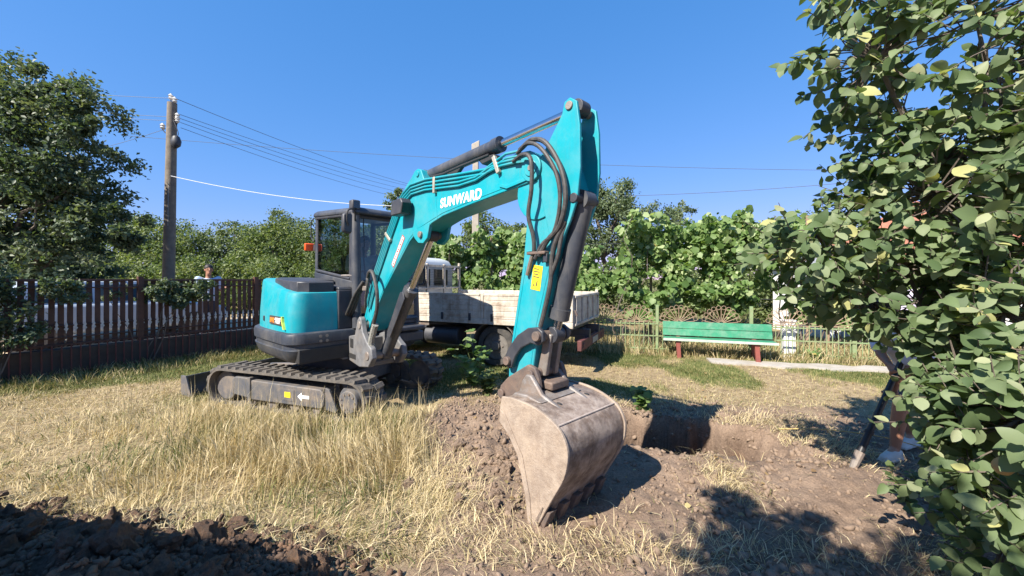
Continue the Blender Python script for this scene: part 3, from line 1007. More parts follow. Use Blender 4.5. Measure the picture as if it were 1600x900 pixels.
# --- boom
BW = 0.13
boom_prof = [(-0.16, 1.0), (-0.17, 1.12), (0.19, 1.754), (0.544, 2.213), (0.83, 2.565), (0.98, 2.69), (1.10, 2.765), (1.16, 2.812), (1.22, 2.822), (1.285, 2.80), (1.345, 2.69),
             (1.993, 2.623), (2.45, 2.58), (2.60, 2.615), (2.74, 2.63), (2.861, 2.618), (2.955, 2.557), (2.99, 2.47), (2.955, 2.395), (2.86, 2.375), (2.68, 2.36),
             (2.156, 2.313), (1.70, 2.262), (1.50, 2.215), (1.38, 2.16), (1.20, 2.145), (1.049, 2.06), (0.642, 1.70), (0.425, 1.51), (0.06, 1.10), (0.0, 1.0), (-0.08, 0.96)]
boom = B(AT).prism(boom_prof, -BW, BW).build('boom', TEAL, exc, bevel=0.008)
for y in (-BW - 0.006, BW - 0.034):       # cylinder lugs under the knee
    B(AT).prism([(1.10, 2.16), (1.47, 2.23), (1.42, 2.07), (1.34, 2.02), (1.24, 2.03), (1.17, 2.08)], y, y + 0.04).build('cylinder_lug', TEAL, boom, bevel=0.006)
def pin(s, z, y0, y1, r, m=STEEL, parent=None, name='pivot_pin'):
    p = B(AT).cyl((s, y0, z), (s, y1, z), r, seg=20).build(name, m, parent or boom, bevel=0.004)
    return p
pin(1.30, 2.115, -BW - 0.03, BW + 0.03, 0.034)
pin(1.225, 2.765, -BW - 0.012, BW + 0.012, 0.032, TEAL)
pin(2.888, 2.477, -BW - 0.022, BW + 0.022, 0.062, TEAL)
pin(2.888, 2.477, -BW - 0.028, BW + 0.028, 0.022, STEEL)
# raised flanges on the boom head
B(AT).prism(arc(2.888, 2.477, 0.098, 0, 350, 24), -BW - 0.014, -BW + 0.002).build('boom_head_boss', TEAL, boom, bevel=0.004)
B(AT).prism([(2.55, 2.42), (2.62, 2.395), (2.90, 2.425), (2.90, 2.40), (2.62, 2.368), (2.53, 2.40)], -BW - 0.012, -BW + 0.002).build('boom_rib', TEAL, boom, bevel=0.003)
# hydraulic pipes along the near side
def offs(prof, d):
    out = []
    n = len(prof)
    for i, p in enumerate(prof):
        a = Vector(prof[max(i - 1, 0)])
        b_ = Vector(prof[min(i + 1, n - 1)])
        t = (b_ - a).normalized()
        out.append((p[0] + t.y * d, p[1] - t.x * d))
    return out
edge = [(-0.05, 1.33), (0.19, 1.754), (0.544, 2.213), (0.80, 2.53), (0.93, 2.62), (1.10, 2.685), (1.40, 2.685), (1.993, 2.625), (2.36, 2.59), (2.50, 2.63), (2.62, 2.66), (2.78, 2.645)]
for k, d in enumerate((0.015, 0.052, 0.088, 0.122)):
    o2 = offs(edge, d)
    if k >= 2:
        o2 = o2[:8] + [(2.24, 2.60 - d * 0.75), (2.40, 2.655 - d * 0.9), (2.56, 2.66 - d * 0.8), (2.72, 2.645 - d * 0.75)]
    B(AT).tube([(s, -BW - 0.016, z) for s, z in o2], 0.0115, seg=8).build('hydraulic_pipe', TEAL, boom)
for s, z, rot in ((0.56, 2.16, 0.9), (1.58, 2.60, 0.0), (2.50, 2.60, 0.4)):
    c = B(AT)
    c.box(-0.018, 0.018, -BW - 0.034, -BW - 0.001, -0.10, 0.06, Matrix.Translation((s, 0, z)) @ Matrix.Rotation(-rot, 4, 'Y'))
    c.build('pipe_clamp', mat('zinc_clamp', (0.55, 0.5, 0.38), (0.42, 0.38, 0.3), 20, 0.45, metal=0.5), boom, bevel=0.004)
# work lamp box on the boom knee
wl_ = B(AT)
wl_.prism([(0.90, 2.34), (1.13, 2.34), (1.16, 2.46), (1.12, 2.51), (0.92, 2.50)], -BW - 0.15, -BW - 0.03)
wlo = wl_.build('boom_work_lamp', CHAR, boom, bevel=0.012)
B(AT).prism([(1.135, 2.355), (1.138, 2.355), (1.165, 2.455), (1.162, 2.455)], -BW - 0.14, -BW - 0.04).build('lamp_glass', CARGLASS, wlo, smooth=0)
# lettering on the boom
lettering('SUNWARD', 0.125, AT @ Matrix.Translation((1.66, -BW - 0.0025, 2.345)) @ Matrix.Rotation(R(90), 4, 'X') , WHITEL, boom, shear=0.10, offset=0.0042, width=0.64, space=1.06)
# red and white slogan decal running up the lower boom
dang = math.atan2(2.265 - 1.85, 0.92 - 0.58)
DM = AT @ Matrix.Translation((0.655, -BW - 0.0015, 1.80)) @ Matrix.Rotation(-dang, 4, 'Y')
B(DM).box(0, 0.42, -0.001, 0.001, -0.028, 0.037).build('decal', REDP, boom, smooth=0)
B(DM).box(0.012, 0.408, -0.0025, 0.0, -0.018, 0.027).build('decal', WHITE, boom, smooth=0)
for k in range(11):
    x = 0.025 + k * 0.034
    B(DM).box(x, x + 0.022, -0.004, -0.001, -0.008 + 0.004 * (k % 2), 0.018 - 0.004 * ((k + 1) % 3)).build('decal', REDP, boom, smooth=0)

def bead(prof, y, parent, r=0.0045):
    B(AT).tube([(a, y, b_) for a, b_ in prof], r, seg=6).build('weld_bead', TEAL, parent)
bead([(0.08, 1.16), (0.43, 1.545), (0.645, 1.735), (1.05, 2.095), (1.20, 2.18), (1.50, 2.25), (1.70, 2.295), (2.156, 2.345), (2.66, 2.392)], -BW, boom)
bead([(-0.13, 1.10), (0.22, 1.73), (0.57, 2.185), (0.85, 2.53), (1.0, 2.655)], -BW, boom)
bead([(1.60, 2.25), (1.56, 2.66)], -BW, boom)

# --- hydraulic cylinders
def cylinder(p0, p1, split, rb, rr, nm, y=0.0, rot=None):
    a, c = Vector((p0[0], y, p0[1])), Vector((p1[0], y, p1[1]))
    m_ = a.lerp(c, split)
    u_ = (c - a).normalized()
    bb = B(AT)
    bb.cyl(a + u_ * 0.03, m_, rb, seg=24)
    bb.cyl(m_ - u_ * 0.07, m_ + u_ * 0.012, rb * 1.14, seg=24)
    bb.cyl(a + Vector((0, -0.055, 0)), a + Vector((0, 0.055, 0)), rb * 1.0, seg=18)
    o = bb.build(nm, DKGREY, exc, smooth=30)
    rd = B(AT)
    rd.cyl(m_, c - u_ * 0.03, rr, seg=18)
    rd.build('piston_rod', CHROME, o)
    ey = B(AT)
    ey.cyl(c + Vector((0, -0.05, 0)), c + Vector((0, 0.05, 0)), rr * 1.7, seg=18)
    ey.build('rod_eye', CHAR, o, bevel=0.004)
    return o
boomcyl = cylinder((0.20, 0.70), (1.30, 2.115), 0.585, 0.075, 0.038, 'boom_cylinder')
B(AT).prism([(0.42, 1.0), (0.50, 0.94), (0.86, 1.42), (0.83, 1.50), (0.76, 1.50)], -0.095, -0.078).build('rod_guard', CHAR, boomcyl, bevel=0.006)
armcyl = cylinder((1.225, 2.765), (3.235, 2.85), 0.58, 0.060, 0.034, 'arm_cylinder')
B(AT).tube([(1.36, -0.055, 2.72), (1.62, -0.07, 2.70), (1.9, -0.06, 2.72), (2.30, -0.05, 2.735)], 0.012).build('oil_pipe', BLACK, armcyl)
B(AT).prism([(2.12, 2.74), (2.36, 2.73), (2.38, 2.69), (2.20, 2.67)], -0.05, 0.05).build('port_block', BLACK, armcyl, bevel=0.01)
B(AT).prism([(1.60, 2.72), (1.86, 2.74), (1.72, 2.645), (1.66, 2.645)], -0.02, 0.02).build('cylinder_stay', BLACK, armcyl, bevel=0.005)
bcyl = cylinder((3.27, 2.20), (3.005, 1.235), 0.86, 0.068, 0.036, 'bucket_cylinder')

# --- dipper arm
AW = 0.105
arm_prof_u = [(3.17, 2.80), (3.19, 2.875), (3.237, 2.892), (3.295, 2.85), (3.320, 2.68), (3.325, 2.40), (3.30, 2.20), (3.24, 2.05), (3.10, 1.80), (3.00, 2.15), (2.93, 2.40), (2.95, 2.53), (3.02, 2.60)]
arm_prof_l = [(2.85, 2.36), (2.90, 2.55), (2.97, 2.57), (3.03, 2.61), (3.16, 2.52), (3.235, 2.30), (3.20, 2.06), (3.08, 1.80), (2.935, 1.30), (2.86, 0.89), (2.80, 0.74), (2.70, 0.71), (2.62, 0.755), (2.605, 0.85), (2.62, 1.05), (2.775, 1.79), (2.83, 2.26)]
armp = B(AT)
armp.prism(arm_prof_l, -AW, AW)
arm = armp.build('dipper_arm', TEAL, exc, bevel=0.008)
for y in (-AW - 0.018, AW - 0.006):
    B(AT).prism(arm_prof_u, y, y + 0.024).build('arm_side_plate', TEAL, arm, bevel=0.005)
B(AT).prism(arc(2.93, 2.30, 0.21, 60, 300, 20), -AW - 0.012, -AW + 0.001).build('arm_reinforcement', TEAL, arm, bevel=0.004)
pin(3.235, 2.835, -AW - 0.03, AW + 0.03, 0.030, STEEL, arm)
pin(3.27, 2.20, -AW - 0.026, AW + 0.026, 0.034, CHAR, arm)
B(AT).box(3.13, 3.16, -AW - 0.001, AW + 0.001, 2.55, 2.75).build('cross_plate', CHAR, arm)
bead([(2.80, 1.75), (2.645, 1.05), (2.63, 0.86)], -AW, arm)
bead([(3.055, 1.80), (2.91, 1.31), (2.835, 0.90)], -AW, arm)
bead([(2.81, 1.86), (3.09, 1.88)], -AW, arm)
# warning sticker
WD = AT @ Matrix.Translation((2.855, -AW - 0.002, 1.575)) @ Matrix.Rotation(R(9), 4, 'Y')
wst = B(WD).box(0.0, 0.095, -0.001, 0.001, 0.0, 0.185).build('warning_sticker', YELLOW, arm, smooth=0)
for k in range(4):
    B(WD).box(0.012, 0.072 - 0.012 * (k % 2), -0.0025, 0.0, 0.095 + k * 0.02, 0.102 + k * 0.02).build('print_line', DECALD, wst, smooth=0)
B(WD).prism([(0.045, 0.03), (0.055, 0.075), (0.062, 0.075), (0.058, 0.03)], -0.0025, 0.0).build('print_mark', DECALD, wst, smooth=0)
B(WD).box(0.015, 0.035, -0.0025, 0.0, 0.03, 0.04).build('print_mark', DECALD, wst, smooth=0)
# hoses looping from the boom pipes to the arm
HOSE = mat('hose_rubber', (0.035, 0.034, 0.034), (0.075, 0.07, 0.065), 25, 0.6, bump=0.1)
def hose(pts, r=0.017, nm='hydraulic_hose', parent=None, m=HOSE):
    return B(AT).tube(bez(pts, 36), r, seg=9).build(nm, m, parent or arm)
hose([(2.78, -0.15, 2.635), (2.93, -0.17, 2.67), (3.08, -0.18, 2.60), (3.20, -0.17, 2.40), (3.23, -0.16, 2.20), (3.17, -0.15, 2.02), (3.06, -0.145, 1.93), (2.97, -0.14, 1.82)], 0.018)
hose([(2.76, -0.155, 2.615), (2.90, -0.19, 2.645), (3.05, -0.21, 2.57), (3.17, -0.19, 2.38), (3.19, -0.17, 2.18), (3.12, -0.15, 1.98), (3.01, -0.15, 1.90), (2.93, -0.14, 1.80)], 0.015)
hose([(2.72, -0.16, 2.56), (2.87, -0.20, 2.57), (2.965, -0.22, 2.50), (2.96, -0.21, 2.30), (2.91, -0.19, 2.12), (2.93, -0.16, 1.97), (2.92, -0.14, 1.86), (2.88, -0.13, 1.79)], 0.016)
hose([(3.20, -0.13, 2.05), (3.10, -0.135, 1.86), (3.06, -0.12, 1.62), (3.00, -0.115, 1.42), (2.96, -0.115, 1.30)], 0.017)
hose([(3.24, -0.10, 2.08), (3.17, -0.12, 1.96), (3.13, -0.125, 1.80), (3.07, -0.12, 1.68)], 0.015)
B(AT).tube([(2.90, -0.14, 1.82), (2.86, -0.13, 1.74), (2.835, -0.125, 1.68)], 0.015).build('hose_fitting', STEEL, arm)
B(AT).box(2.86, 3.04, -0.16, -AW, 1.83, 1.852).build('hose_clamp', RUST, arm, bevel=0.005)
B(AT).box(3.005, 3.045, -0.14, -AW, 1.77, 1.835).build('clamp_block', CHAR, arm, bevel=0.006)
# hoses at the boom foot
for k in range(3):
    y = -0.17 - 0.03 * k
    hose([(-0.72, -0.05 + y * 0.2, 1.06 + 0.02 * k), (-0.52, y, 1.14), (-0.30, y - 0.02, 1.28 + 0.02 * k), (-0.14, y - 0.02, 1.47), (-0.02, y + 0.03, 1.58 + 0.02 * k)], 0.018, parent=boom)
hose([(0.02, -0.17, 1.56), (0.20, -0.22, 1.73), (0.36, -0.24, 1.72), (0.47, -0.24, 1.52), (0.45, -0.23, 1.30), (0.34, -0.22, 1.12), (0.24, -0.20, 0.95)], 0.022, parent=boom)
hose([(0.0, -0.16, 1.54), (0.10, -0.20, 1.66), (0.14, -0.21, 1.60), (0.06, -0.20, 1.42), (0.0, -0.18, 1.28)], 0.016, parent=boom)
SLEEVE = mat('pale_hose_sleeve', (0.33, 0.32, 0.28), (0.2, 0.2, 0.18), 30, 0.8, bump=0.6, bscale=90)
hose([(0.36, -0.21, 1.10), (0.28, -0.205, 0.98), (0.22, -0.20, 0.86), (0.23, -0.18, 0.78)], 0.040, 'hose_sleeve', boom, SLEEVE)
B(AT).box(-0.06, 0.06, -0.20, -BW, 1.50, 1.56, Matrix.Translation((0, 0, 0))).build('pipe_block', STEEL, boom, bevel=0.006)

# --- bucket linkage
lk = [(2.972, 1.30), (3.02, 1.27), (3.025, 1.20), (2.97, 1.165), (2.90, 1.175), (2.80, 1.125), (2.735, 1.05), (2.70, 0.965), (2.665, 0.945), (2.625, 0.97), (2.62, 1.03), (2.66, 1.11), (2.76, 1.22), (2.87, 1.285)]
for y in (-AW - 0.055, AW + 0.018):
    B(AT).prism(lk, y, y + 0.036).build('tipping_link', CHAR, exc, bevel=0.008)
pin(2.975, 1.235, -AW - 0.085, AW + 0.085, 0.036, RUST, exc)
pin(2.660, 1.01, -AW - 0.085, AW + 0.085, 0.034, RUST, exc)
for y in (-0.075, 0.035):
    B(AT).prism([(2.95, 1.26), (3.03, 1.24), (2.99, 1.02), (2.975, 0.93), (2.91, 0.92), (2.895, 0.97), (2.93, 1.10)], y, y + 0.04).build('push_link', STEEL, exc, bevel=0.008)
# quick coupler
cp = [(2.575, 0.80), (2.56, 0.74), (2.60, 0.69), (2.70, 0.68), (2.80, 0.73), (2.93, 0.80), (3.00, 0.86), (2.985, 0.93), (2.95, 1.0), (2.88, 1.015), (2.78, 0.955), (2.66, 0.88)]
for y in (-AW - 0.06, AW + 0.024):
    B(AT).prism(cp, y, y + 0.036).build('coupler_plate', RUST, exc, bevel=0.008)
B(AT).box(2.66, 2.93, -AW - 0.03, AW + 0.03, 0.78, 0.82).build('coupler_bridge', RUST, exc, bevel=0.01)
B(AT).box(2.86, 3.06, -0.10, 0.10, 0.84, 0.90).build('coupler_lock', RUST, exc, bevel=0.012)
for s, z in ((2.60, 0.745), (2.915, 0.95)):
    pin(s, z, -AW - 0.085, AW + 0.085, 0.034, RUST, exc)

# --- bucket: two side plates, a rolled shell with thickness, lip, teeth, ears
BWD = 0.345
AT_K = AT
AT = AT @ Matrix.Translation((0, -0.035, 0))        # the bucket sits a little to the near side
shell = [(2.83, 0.80), (2.955, 0.812), (3.119, 0.80), (3.25, 0.765), (3.345, 0.715), (3.395, 0.645), (3.408, 0.56), (3.378, 0.435), (3.30, 0.295), (3.22, 0.155), (3.15, 0.02)]
shell = [(p.x, p.y) for p in bez([(a, b_, 0) for a, b_ in shell], 40)]
inner = offs(shell, 0.018)
bkt = B(AT)
nS = len(shell)
prof = shell + inner[::-1]
bkt.prism(prof, -BWD + 0.022, BWD - 0.022)
bucket = bkt.build('bucket', BUCKETB, exc, smooth=30)
side_prof = [(x, z) for x, z in offs(shell, -0.012)] + [(3.105, -0.02), (3.085, 0.09), (3.07, 0.21), (2.995, 0.45), (2.905, 0.565), (2.81, 0.635), (2.805, 0.72)]
for y in (-BWD, BWD - 0.022):
    B(AT).prism(side_prof, y, y + 0.022).build('side_plate', BUCKETS, bucket, bevel=0.004)
    # cutter strip along the opening
    ys = (y - 0.008, y + 0.001) if y < 0 else (y + 0.021, y + 0.030)
    B(AT).prism([(2.82, 0.72), (2.865, 0.70), (2.945, 0.585), (3.04, 0.46), (3.11, 0.21), (3.13, 0.0), (3.105, -0.02), (3.085, 0.09), (3.068, 0.21), (2.993, 0.45), (2.903, 0.565), (2.806, 0.635)], *ys).build('side_cutter', BUCKETS, bucket, bevel=0.003)
B(AT).prism([(3.235, 0.19), (3.215, 0.195), (3.125, 0.03), (3.095, -0.06), (3.115, -0.065), (3.16, 0.02)], -BWD, BWD).build('cutting_lip', BUCKETB, bucket, bevel=0.004)
for k in range(5):
    y = -BWD + 0.055 + k * (2 * BWD - 0.11) / 4
    tb = B(AT)
    vs = []
    for (s, z, hw, th) in ((3.24, 0.15, 0.036, 0.034), (3.175, 0.01, 0.042, 0.042), (3.105, -0.09, 0.030, 0.026), (3.07, -0.16, 0.022, 0.008)):
        vs.append([(s - th, y - hw, z), (s - th, y + hw, z), (s + th * 0.8, y + hw, z + th * 0.4), (s + th * 0.8, y - hw, z + th * 0.4)])
    tb.loft(vs)
    tb.build('tooth', RUST, bucket, bevel=0.005)
WORN = mat('bright_worn_steel', (0.26, 0.235, 0.22), (0.13, 0.115, 0.105), 14, 0.55, metal=0.25, bump=0.3, c3=(0.3, 0.215, 0.16), amt3=0.7, scale3=7)
# wear seam, black spots painted for the shade inside drain holes, and coupler ears
seam = [shell[int(nS * 0.37)], shell[int(nS * 0.37) + 1]]
B(AT).tube([(seam[0][0] + 0.003, -BWD + 0.02, seam[0][1] + 0.003), (seam[0][0] + 0.003, BWD - 0.02, seam[0][1] + 0.003)], 0.006, seg=6).build('weld_seam', mat('scraped_seam', (0.5, 0.42, 0.36), (0.36, 0.3, 0.26), 20, 0.5), bucket)
for y in (-0.12, 0.20):
    B(AT).ball((3.17, y, 0.792), 0.024, 0.012, 0.006).build('hole_shade', BLACK, bucket)
for y in (-0.175, 0.135):
    B(AT).prism([(2.82, 0.79), (2.86, 0.90), (2.90, 0.955), (2.95, 0.955), (3.00, 0.90), (3.05, 0.84), (3.22, 0.775), (3.10, 0.76)], y, y + 0.04).build('bucket_ear', WORN, bucket, bevel=0.012)
B(AT).prism([(2.82, 0.79), (2.86, 0.828), (2.98, 0.835), (3.12, 0.806), (3.05, 0.80)], -0.25, 0.22).build('top_doubler', WORN, bucket, bevel=0.01)
AT = AT_K

#@@TRUCK
# ------------------------------------------------------------------ parked dropside truck
TK0 = Vector((1.03, 6.5, 0))
truck = thing('dropside_truck', 'small white dropside truck with dusty bed parked behind the excavator arm', 'truck', TK0)
TK = Matrix.Translation(-TK0) @ frame(1.03, 6.5, 0, -0.91, 0.415)
# frame's y axis points to the truck's left = towards the camera is negative? make y run away from the camera
TK = TK @ Matrix.Diagonal((1, -1, 1, 1))
BEDP = mat('chalky_white_bed', (0.58, 0.53, 0.455), (0.46, 0.415, 0.345), 5, 0.8, bump=0.2, c3=(0.24, 0.165, 0.11), amt3=0.8, scale3=4.5, streak=(0.16, 0.10, 0.065), samt=0.65, sscale=12)
CABP = mat('truck_cab_paint', (0.55, 0.57, 0.58), (0.5, 0.52, 0.53), 3, 0.4)
BRED = mat('brown_red_steel', (0.13, 0.04, 0.035), (0.08, 0.03, 0.03), 6, 0.7, bump=0.1)
TYRE = mat('dusty_tyre', (0.04, 0.038, 0.036), (0.09, 0.08, 0.07), 10, 0.85, bump=0.2)
RIM = mat('dusty_wheel_rim', (0.22, 0.2, 0.18), (0.12, 0.11, 0.1), 8, 0.6, metal=0.3)
BL, BWT, BZ0, BZ1 = 3.5, 2.05, 0.93, 1.37
chs = B(TK)
for y in (0.62, 1.43):
    chs.box(-0.15, 4.9, y - 0.05, y + 0.05, 0.58, 0.74)
for x in (0.1, 0.9, 2.1, 3.2):
    chs.box(x, x + 0.08, 0.67, 1.38, 0.60, 0.70)
chs.build('chassis', CHAR, truck, bevel=0.008)
B(TK).box(0.02, BL, 0.03, BWT - 0.03, 0.85, 0.90).build('bed_floor', BEDP, truck, bevel=0.006)
B(TK).box(0, BL, 0.0, 0.06, 0.80, 0.905).build('side_rail', BEDP, truck, bevel=0.008)
B(TK).box(0, BL, BWT - 0.06, BWT, 0.80, 0.905).build('side_rail', BEDP, truck, bevel=0.008)
for x in (0.05, 0.6, 1.2, 1.8, 2.4, 3.0):
    B(TK).box(x, x + 0.06, 0.08, BWT - 0.08, 0.76, 0.845).build('cross_member', CHAR, truck)
def board(x0, x1, y0, y1, nm, out):
    """A pressed dropside board: panel, top rail and three raised ribs."""
    o = B(TK).box(x0, x1, y0, y1, 0.91, BZ1).build(nm, BEDP, truck, bevel=0.006)
    lo_y = y0 - 0.006 if out < 0 else y1 - 0.002
    hi_y = y0 + 0.002 if out < 0 else y1 + 0.006
    for z in (0.955, 1.055, 1.155, 1.255):
        B(TK).box(x0 + 0.03, x1 - 0.03, lo_y, hi_y, z, z + 0.085).build('board_rib', BEDP, o, bevel=0.008)
    B(TK).box(x0, x1, lo_y - 0.008, hi_y + 0.006, BZ1 - 0.035, BZ1 + 0.008).build('top_rail', BEDP, o, bevel=0.006)
    for k in range(3):
        xx = x0 + (x1 - x0) * (0.12 + 0.38 * k)
        B(TK).box(xx, xx + 0.05, lo_y - 0.012, hi_y, 0.86, 1.0).build('hinge', CHAR, o, bevel=0.004)
    return o
board(0.06, 1.72, 0.005, 0.045, 'side_board', -1)
board(1.80, BL - 0.05, 0.005, 0.045, 'side_board', -1)
board(0.06, 1.72, BWT - 0.045, BWT - 0.005, 'side_board', 1)
board(1.80, BL - 0.05, BWT - 0.045, BWT - 0.005, 'side_board', 1)
for x, z in ((0.0, 1.42), (1.73, 1.385), (BL - 0.05, 1.40)):
    for y in (0.0, BWT - 0.06):
        B(TK).box(x, x + 0.06, y, y + 0.06, 0.906, z).build('corner_post', BEDP, truck, bevel=0.008)
tg = B(TK).box(-0.005, 0.035, 0.065, BWT - 0.065, 0.83, BZ1).build('tailgate', BEDP, truck, bevel=0.006)
for k in range(5):
    y = 0.10 + k * (BWT - 0.26) / 4
    B(TK).box(-0.04, -0.004, y, y + 0.05, 0.84, BZ1 - 0.02).build('tailgate_rib', BEDP, tg, bevel=0.008)
for z in (0.84, BZ1 - 0.05):
    B(TK).box(-0.034, -0.004, 0.07, BWT - 0.07, z, z + 0.045).build('tailgate_rail', BEDP, tg, bevel=0.008)
B(TK).cyl((-0.03, 0.02, 1.12), (-0.07, 0.02, 1.02), 0.02).build('tailgate_latch', RUST, tg)
# headboard with mesh
hb = B(TK)
for y in (0.03, 0.68, 1.34, BWT - 0.05):
    hb.box(BL, BL + 0.05, y - 0.028, y + 0.028, 0.90, 2.0 if 0.1 < y < 1.9 else 2.05)
hb.box(BL, BL + 0.05, 0.03, BWT - 0.05, 1.93, 1.98)
hb.box(BL, BL + 0.05, 0.03, BWT - 0.05, 1.42, 1.46)
hbo = hb.build('headboard', BEDP, truck, bevel=0.006)
wm = B(TK)
for k in range(44):
    y = 0.06 + k * (BWT - 0.14) / 43
    wm.box(BL + 0.02, BL + 0.026, y - 0.003, y + 0.003, 1.46, 1.93)
for k in range(12):
    z = 1.49 + k * 0.038
    wm.box(BL + 0.018, BL + 0.028, 0.06, BWT - 0.08, z - 0.003, z + 0.003)
wmo = wm.build('wire_mesh', CHAR, hbo, smooth=0)
wmo['kind'] = 'stuff'
# cab
tc_ = B(TK)
cabprof = [(BL + 0.15, 0.62), (5.18, 0.62), (5.22, 0.90), (5.18, 1.22), (4.78, 1.98), (4.55, 2.13), (4.0, 2.17), (BL + 0.25, 2.10), (BL + 0.15, 1.95)]
tc_.prism(cabprof, 0.13, BWT - 0.13)
tcab = tc_.build('truck_cab', CABP, truck, bevel=0.06, seg=3)
for y in (0.122, BWT - 0.130):
    B(TK).prism([(3.95, 1.28), (4.95, 1.28), (4.64, 1.88), (3.95, 1.92)], y, y + 0.008).build('side_window', CARGLASS, tcab, smooth=0)
B(TK).prism([(5.115, 1.30), (5.125, 1.30), (4.785, 1.94), (4.775, 1.94)], 0.26, BWT - 0.26).build('windscreen', CARGLASS, tcab, smooth=0)
B(TK).box(BL + 0.142, BL + 0.149, 0.40, 0.95, 1.50, 1.88).build('rear_window', CARGLASS, tcab, smooth=0)
B(TK).box(BL + 0.142, BL + 0.149, 1.10, 1.65, 1.50, 1.88).build('rear_window', CARGLASS, tcab, smooth=0)
B(TK).box(5.17, 5.30, 0.10, BWT - 0.10, 0.42, 0.64).build('bumper', CHAR, truck, bevel=0.03)
for y in (0.3, BWT - 0.3):
    B(TK).cyl((5.20, y, 0.78), (5.232, y, 0.78), 0.09).build('headlight', glassmat('lamp_glass'), truck)
# wheels, guards
def truck_wheel(x, y, r=0.39, w=0.22):
    o = B(TK)
    n = 28
    ring = []
    for rr, yy in ((r - 0.13, -w / 2), (r - 0.03, -w / 2), (r, -w / 2 + 0.035), (r, w / 2 - 0.035), (r - 0.03, w / 2), (r - 0.13, w / 2)):
        ring.append([(x + rr * math.cos(2 * math.pi * k / n), y + yy, r + rr * math.sin(2 * math.pi * k / n)) for k in range(n)])
    o.loft(ring, cap=False)
    t = o.build('wheel', TYRE, truck, smooth=40)
    q = B(TK)
    q.cyl((x, y - w * 0.30, r), (x, y + w * 0.30, r), r - 0.12, seg=24)
    q.cyl((x, y - w * 0.52, r), (x, y + w * 0.52, r), 0.085, 0.085, seg=16)
    rm = q.build('rim', RIM, t, bevel=0.01)
    for k in range(6):
        a = 2 * math.pi * k / 6
        B(TK).cyl((x + 0.13 * math.cos(a), y - w * 0.30 - 0.02, r + 0.13 * math.sin(a)), (x + 0.13 * math.cos(a), y - w * 0.29, r + 0.13 * math.sin(a)), 0.018, seg=6).build('wheel_nut', STEEL, t)
for x in (1.52, 4.35):
    for y in (0.20, BWT - 0.20):
        truck_wheel(x, y)
for y0, y1 in ((0.04, 0.36), (BWT - 0.36, BWT - 0.04)):
    g = arc(1.52, 0.39, 0.47, -18, 198, 18) + arc(1.52, 0.39, 0.455, 198, -18, 18)
    B(TK).prism(g, y0, y1).build('mudguard', mat('dusty_plastic', (0.14, 0.125, 0.11), (0.09, 0.08, 0.075), 6, 0.7), truck, bevel=0.004)
B(TK).cyl((1.52, 0.1, 0.39), (1.52, BWT - 0.1, 0.39), 0.06).build('rear_axle', CHAR, truck)
B(TK).cyl((4.35, 0.1, 0.39), (4.35, BWT - 0.1, 0.39), 0.05).build('front_axle', CHAR, truck)
B(TK).cyl((2.35, 0.25, 0.52), (3.15, 0.25, 0.52), 0.19, seg=24).build('fuel_tank', CHAR, truck, bevel=0.02)
B(TK).box(3.0, 3.25, 0.04, 0.06, 0.72, 0.79).build('side_marker_bracket', STEEL, truck)
B(TK).box(3.32, 3.38, 0.01, 0.04, 0.64, 0.79).build('side_lamp', REDLENS, truck, bevel=0.01)
rbm = B(TK).box(-0.14, -0.06, 0.05, BWT - 0.05, 0.42, 0.60).build('rear_underrun_bar', BRED, truck, bevel=0.012)
for y in (0.12, BWT - 0.42):
    B(TK).box(-0.152, -0.141, y, y + 0.22, 0.47, 0.54).build('rear_lamp', BRED, rbm, bevel=0.006)
B(TK).box(-0.152, -0.141, 0.85, 1.30, 0.45, 0.56).build('number_plate', mat('blank_plate', (0.3, 0.29, 0.26), (0.22, 0.21, 0.2), 20, 0.6), rbm, bevel=0.003)
for y in (0.55, 1.45):
    B(TK).box(-0.10, 0.12, y, y + 0.08, 0.5, 0.62).build('bar_bracket', CHAR, rbm)

#@@FENCES
# ------------------------------------------------------------------ road fence with metal pickets
FL = math.hypot(FB[0] - FA[0], FB[1] - FA[1])
fence = thing('picket_fence', 'long dark red metal picket fence on a concrete plinth along the road', 'fence', (FA[0], FA[1], 0), math.atan2(FB[1] - FA[1], FB[0] - FA[0]))
PICK = mat('dark_red_fence_paint', (0.075, 0.029, 0.021), (0.045, 0.019, 0.015), 7, 0.6, bump=0.08, c3=(0.13, 0.055, 0.03), amt3=0.5, scale3=5)
PLIN = mat('stained_concrete', (0.055, 0.038, 0.03), (0.09, 0.066, 0.052), 4, 0.95, bump=0.4, bscale=25, c3=(0.05, 0.045, 0.04), amt3=0.6)
B().box(0, FL, -0.09, 0.09, -0.2, 0.48).build('plinth', PLIN, fence, bevel=0.02)
for z, t in ((1.63, 0.02), (1.50, 0.012), (0.86, 0.010), (0.66, 0.012), (0.54, 0.02)):
    B().box(0, FL, -0.025, 0.02, z - t, z + t).build('rail', PICK, fence, bevel=0.004)
pk_me = B().loft([[(-0.037, 0, 0.50), (0.037, 0, 0.50), (0.030, 0.018, 0.50), (-0.030, 0.018, 0.50)], [(-0.037, 0, 1.62), (0.037, 0, 1.62), (0.030, 0.018, 1.62), (-0.030, 0.018, 1.62)]]).mesh('picket', 0)
pk_me.materials.append(PICK)
ORN = mat('white_casting', (0.62, 0.60, 0.58), (0.45, 0.43, 0.41), 12, 0.7)
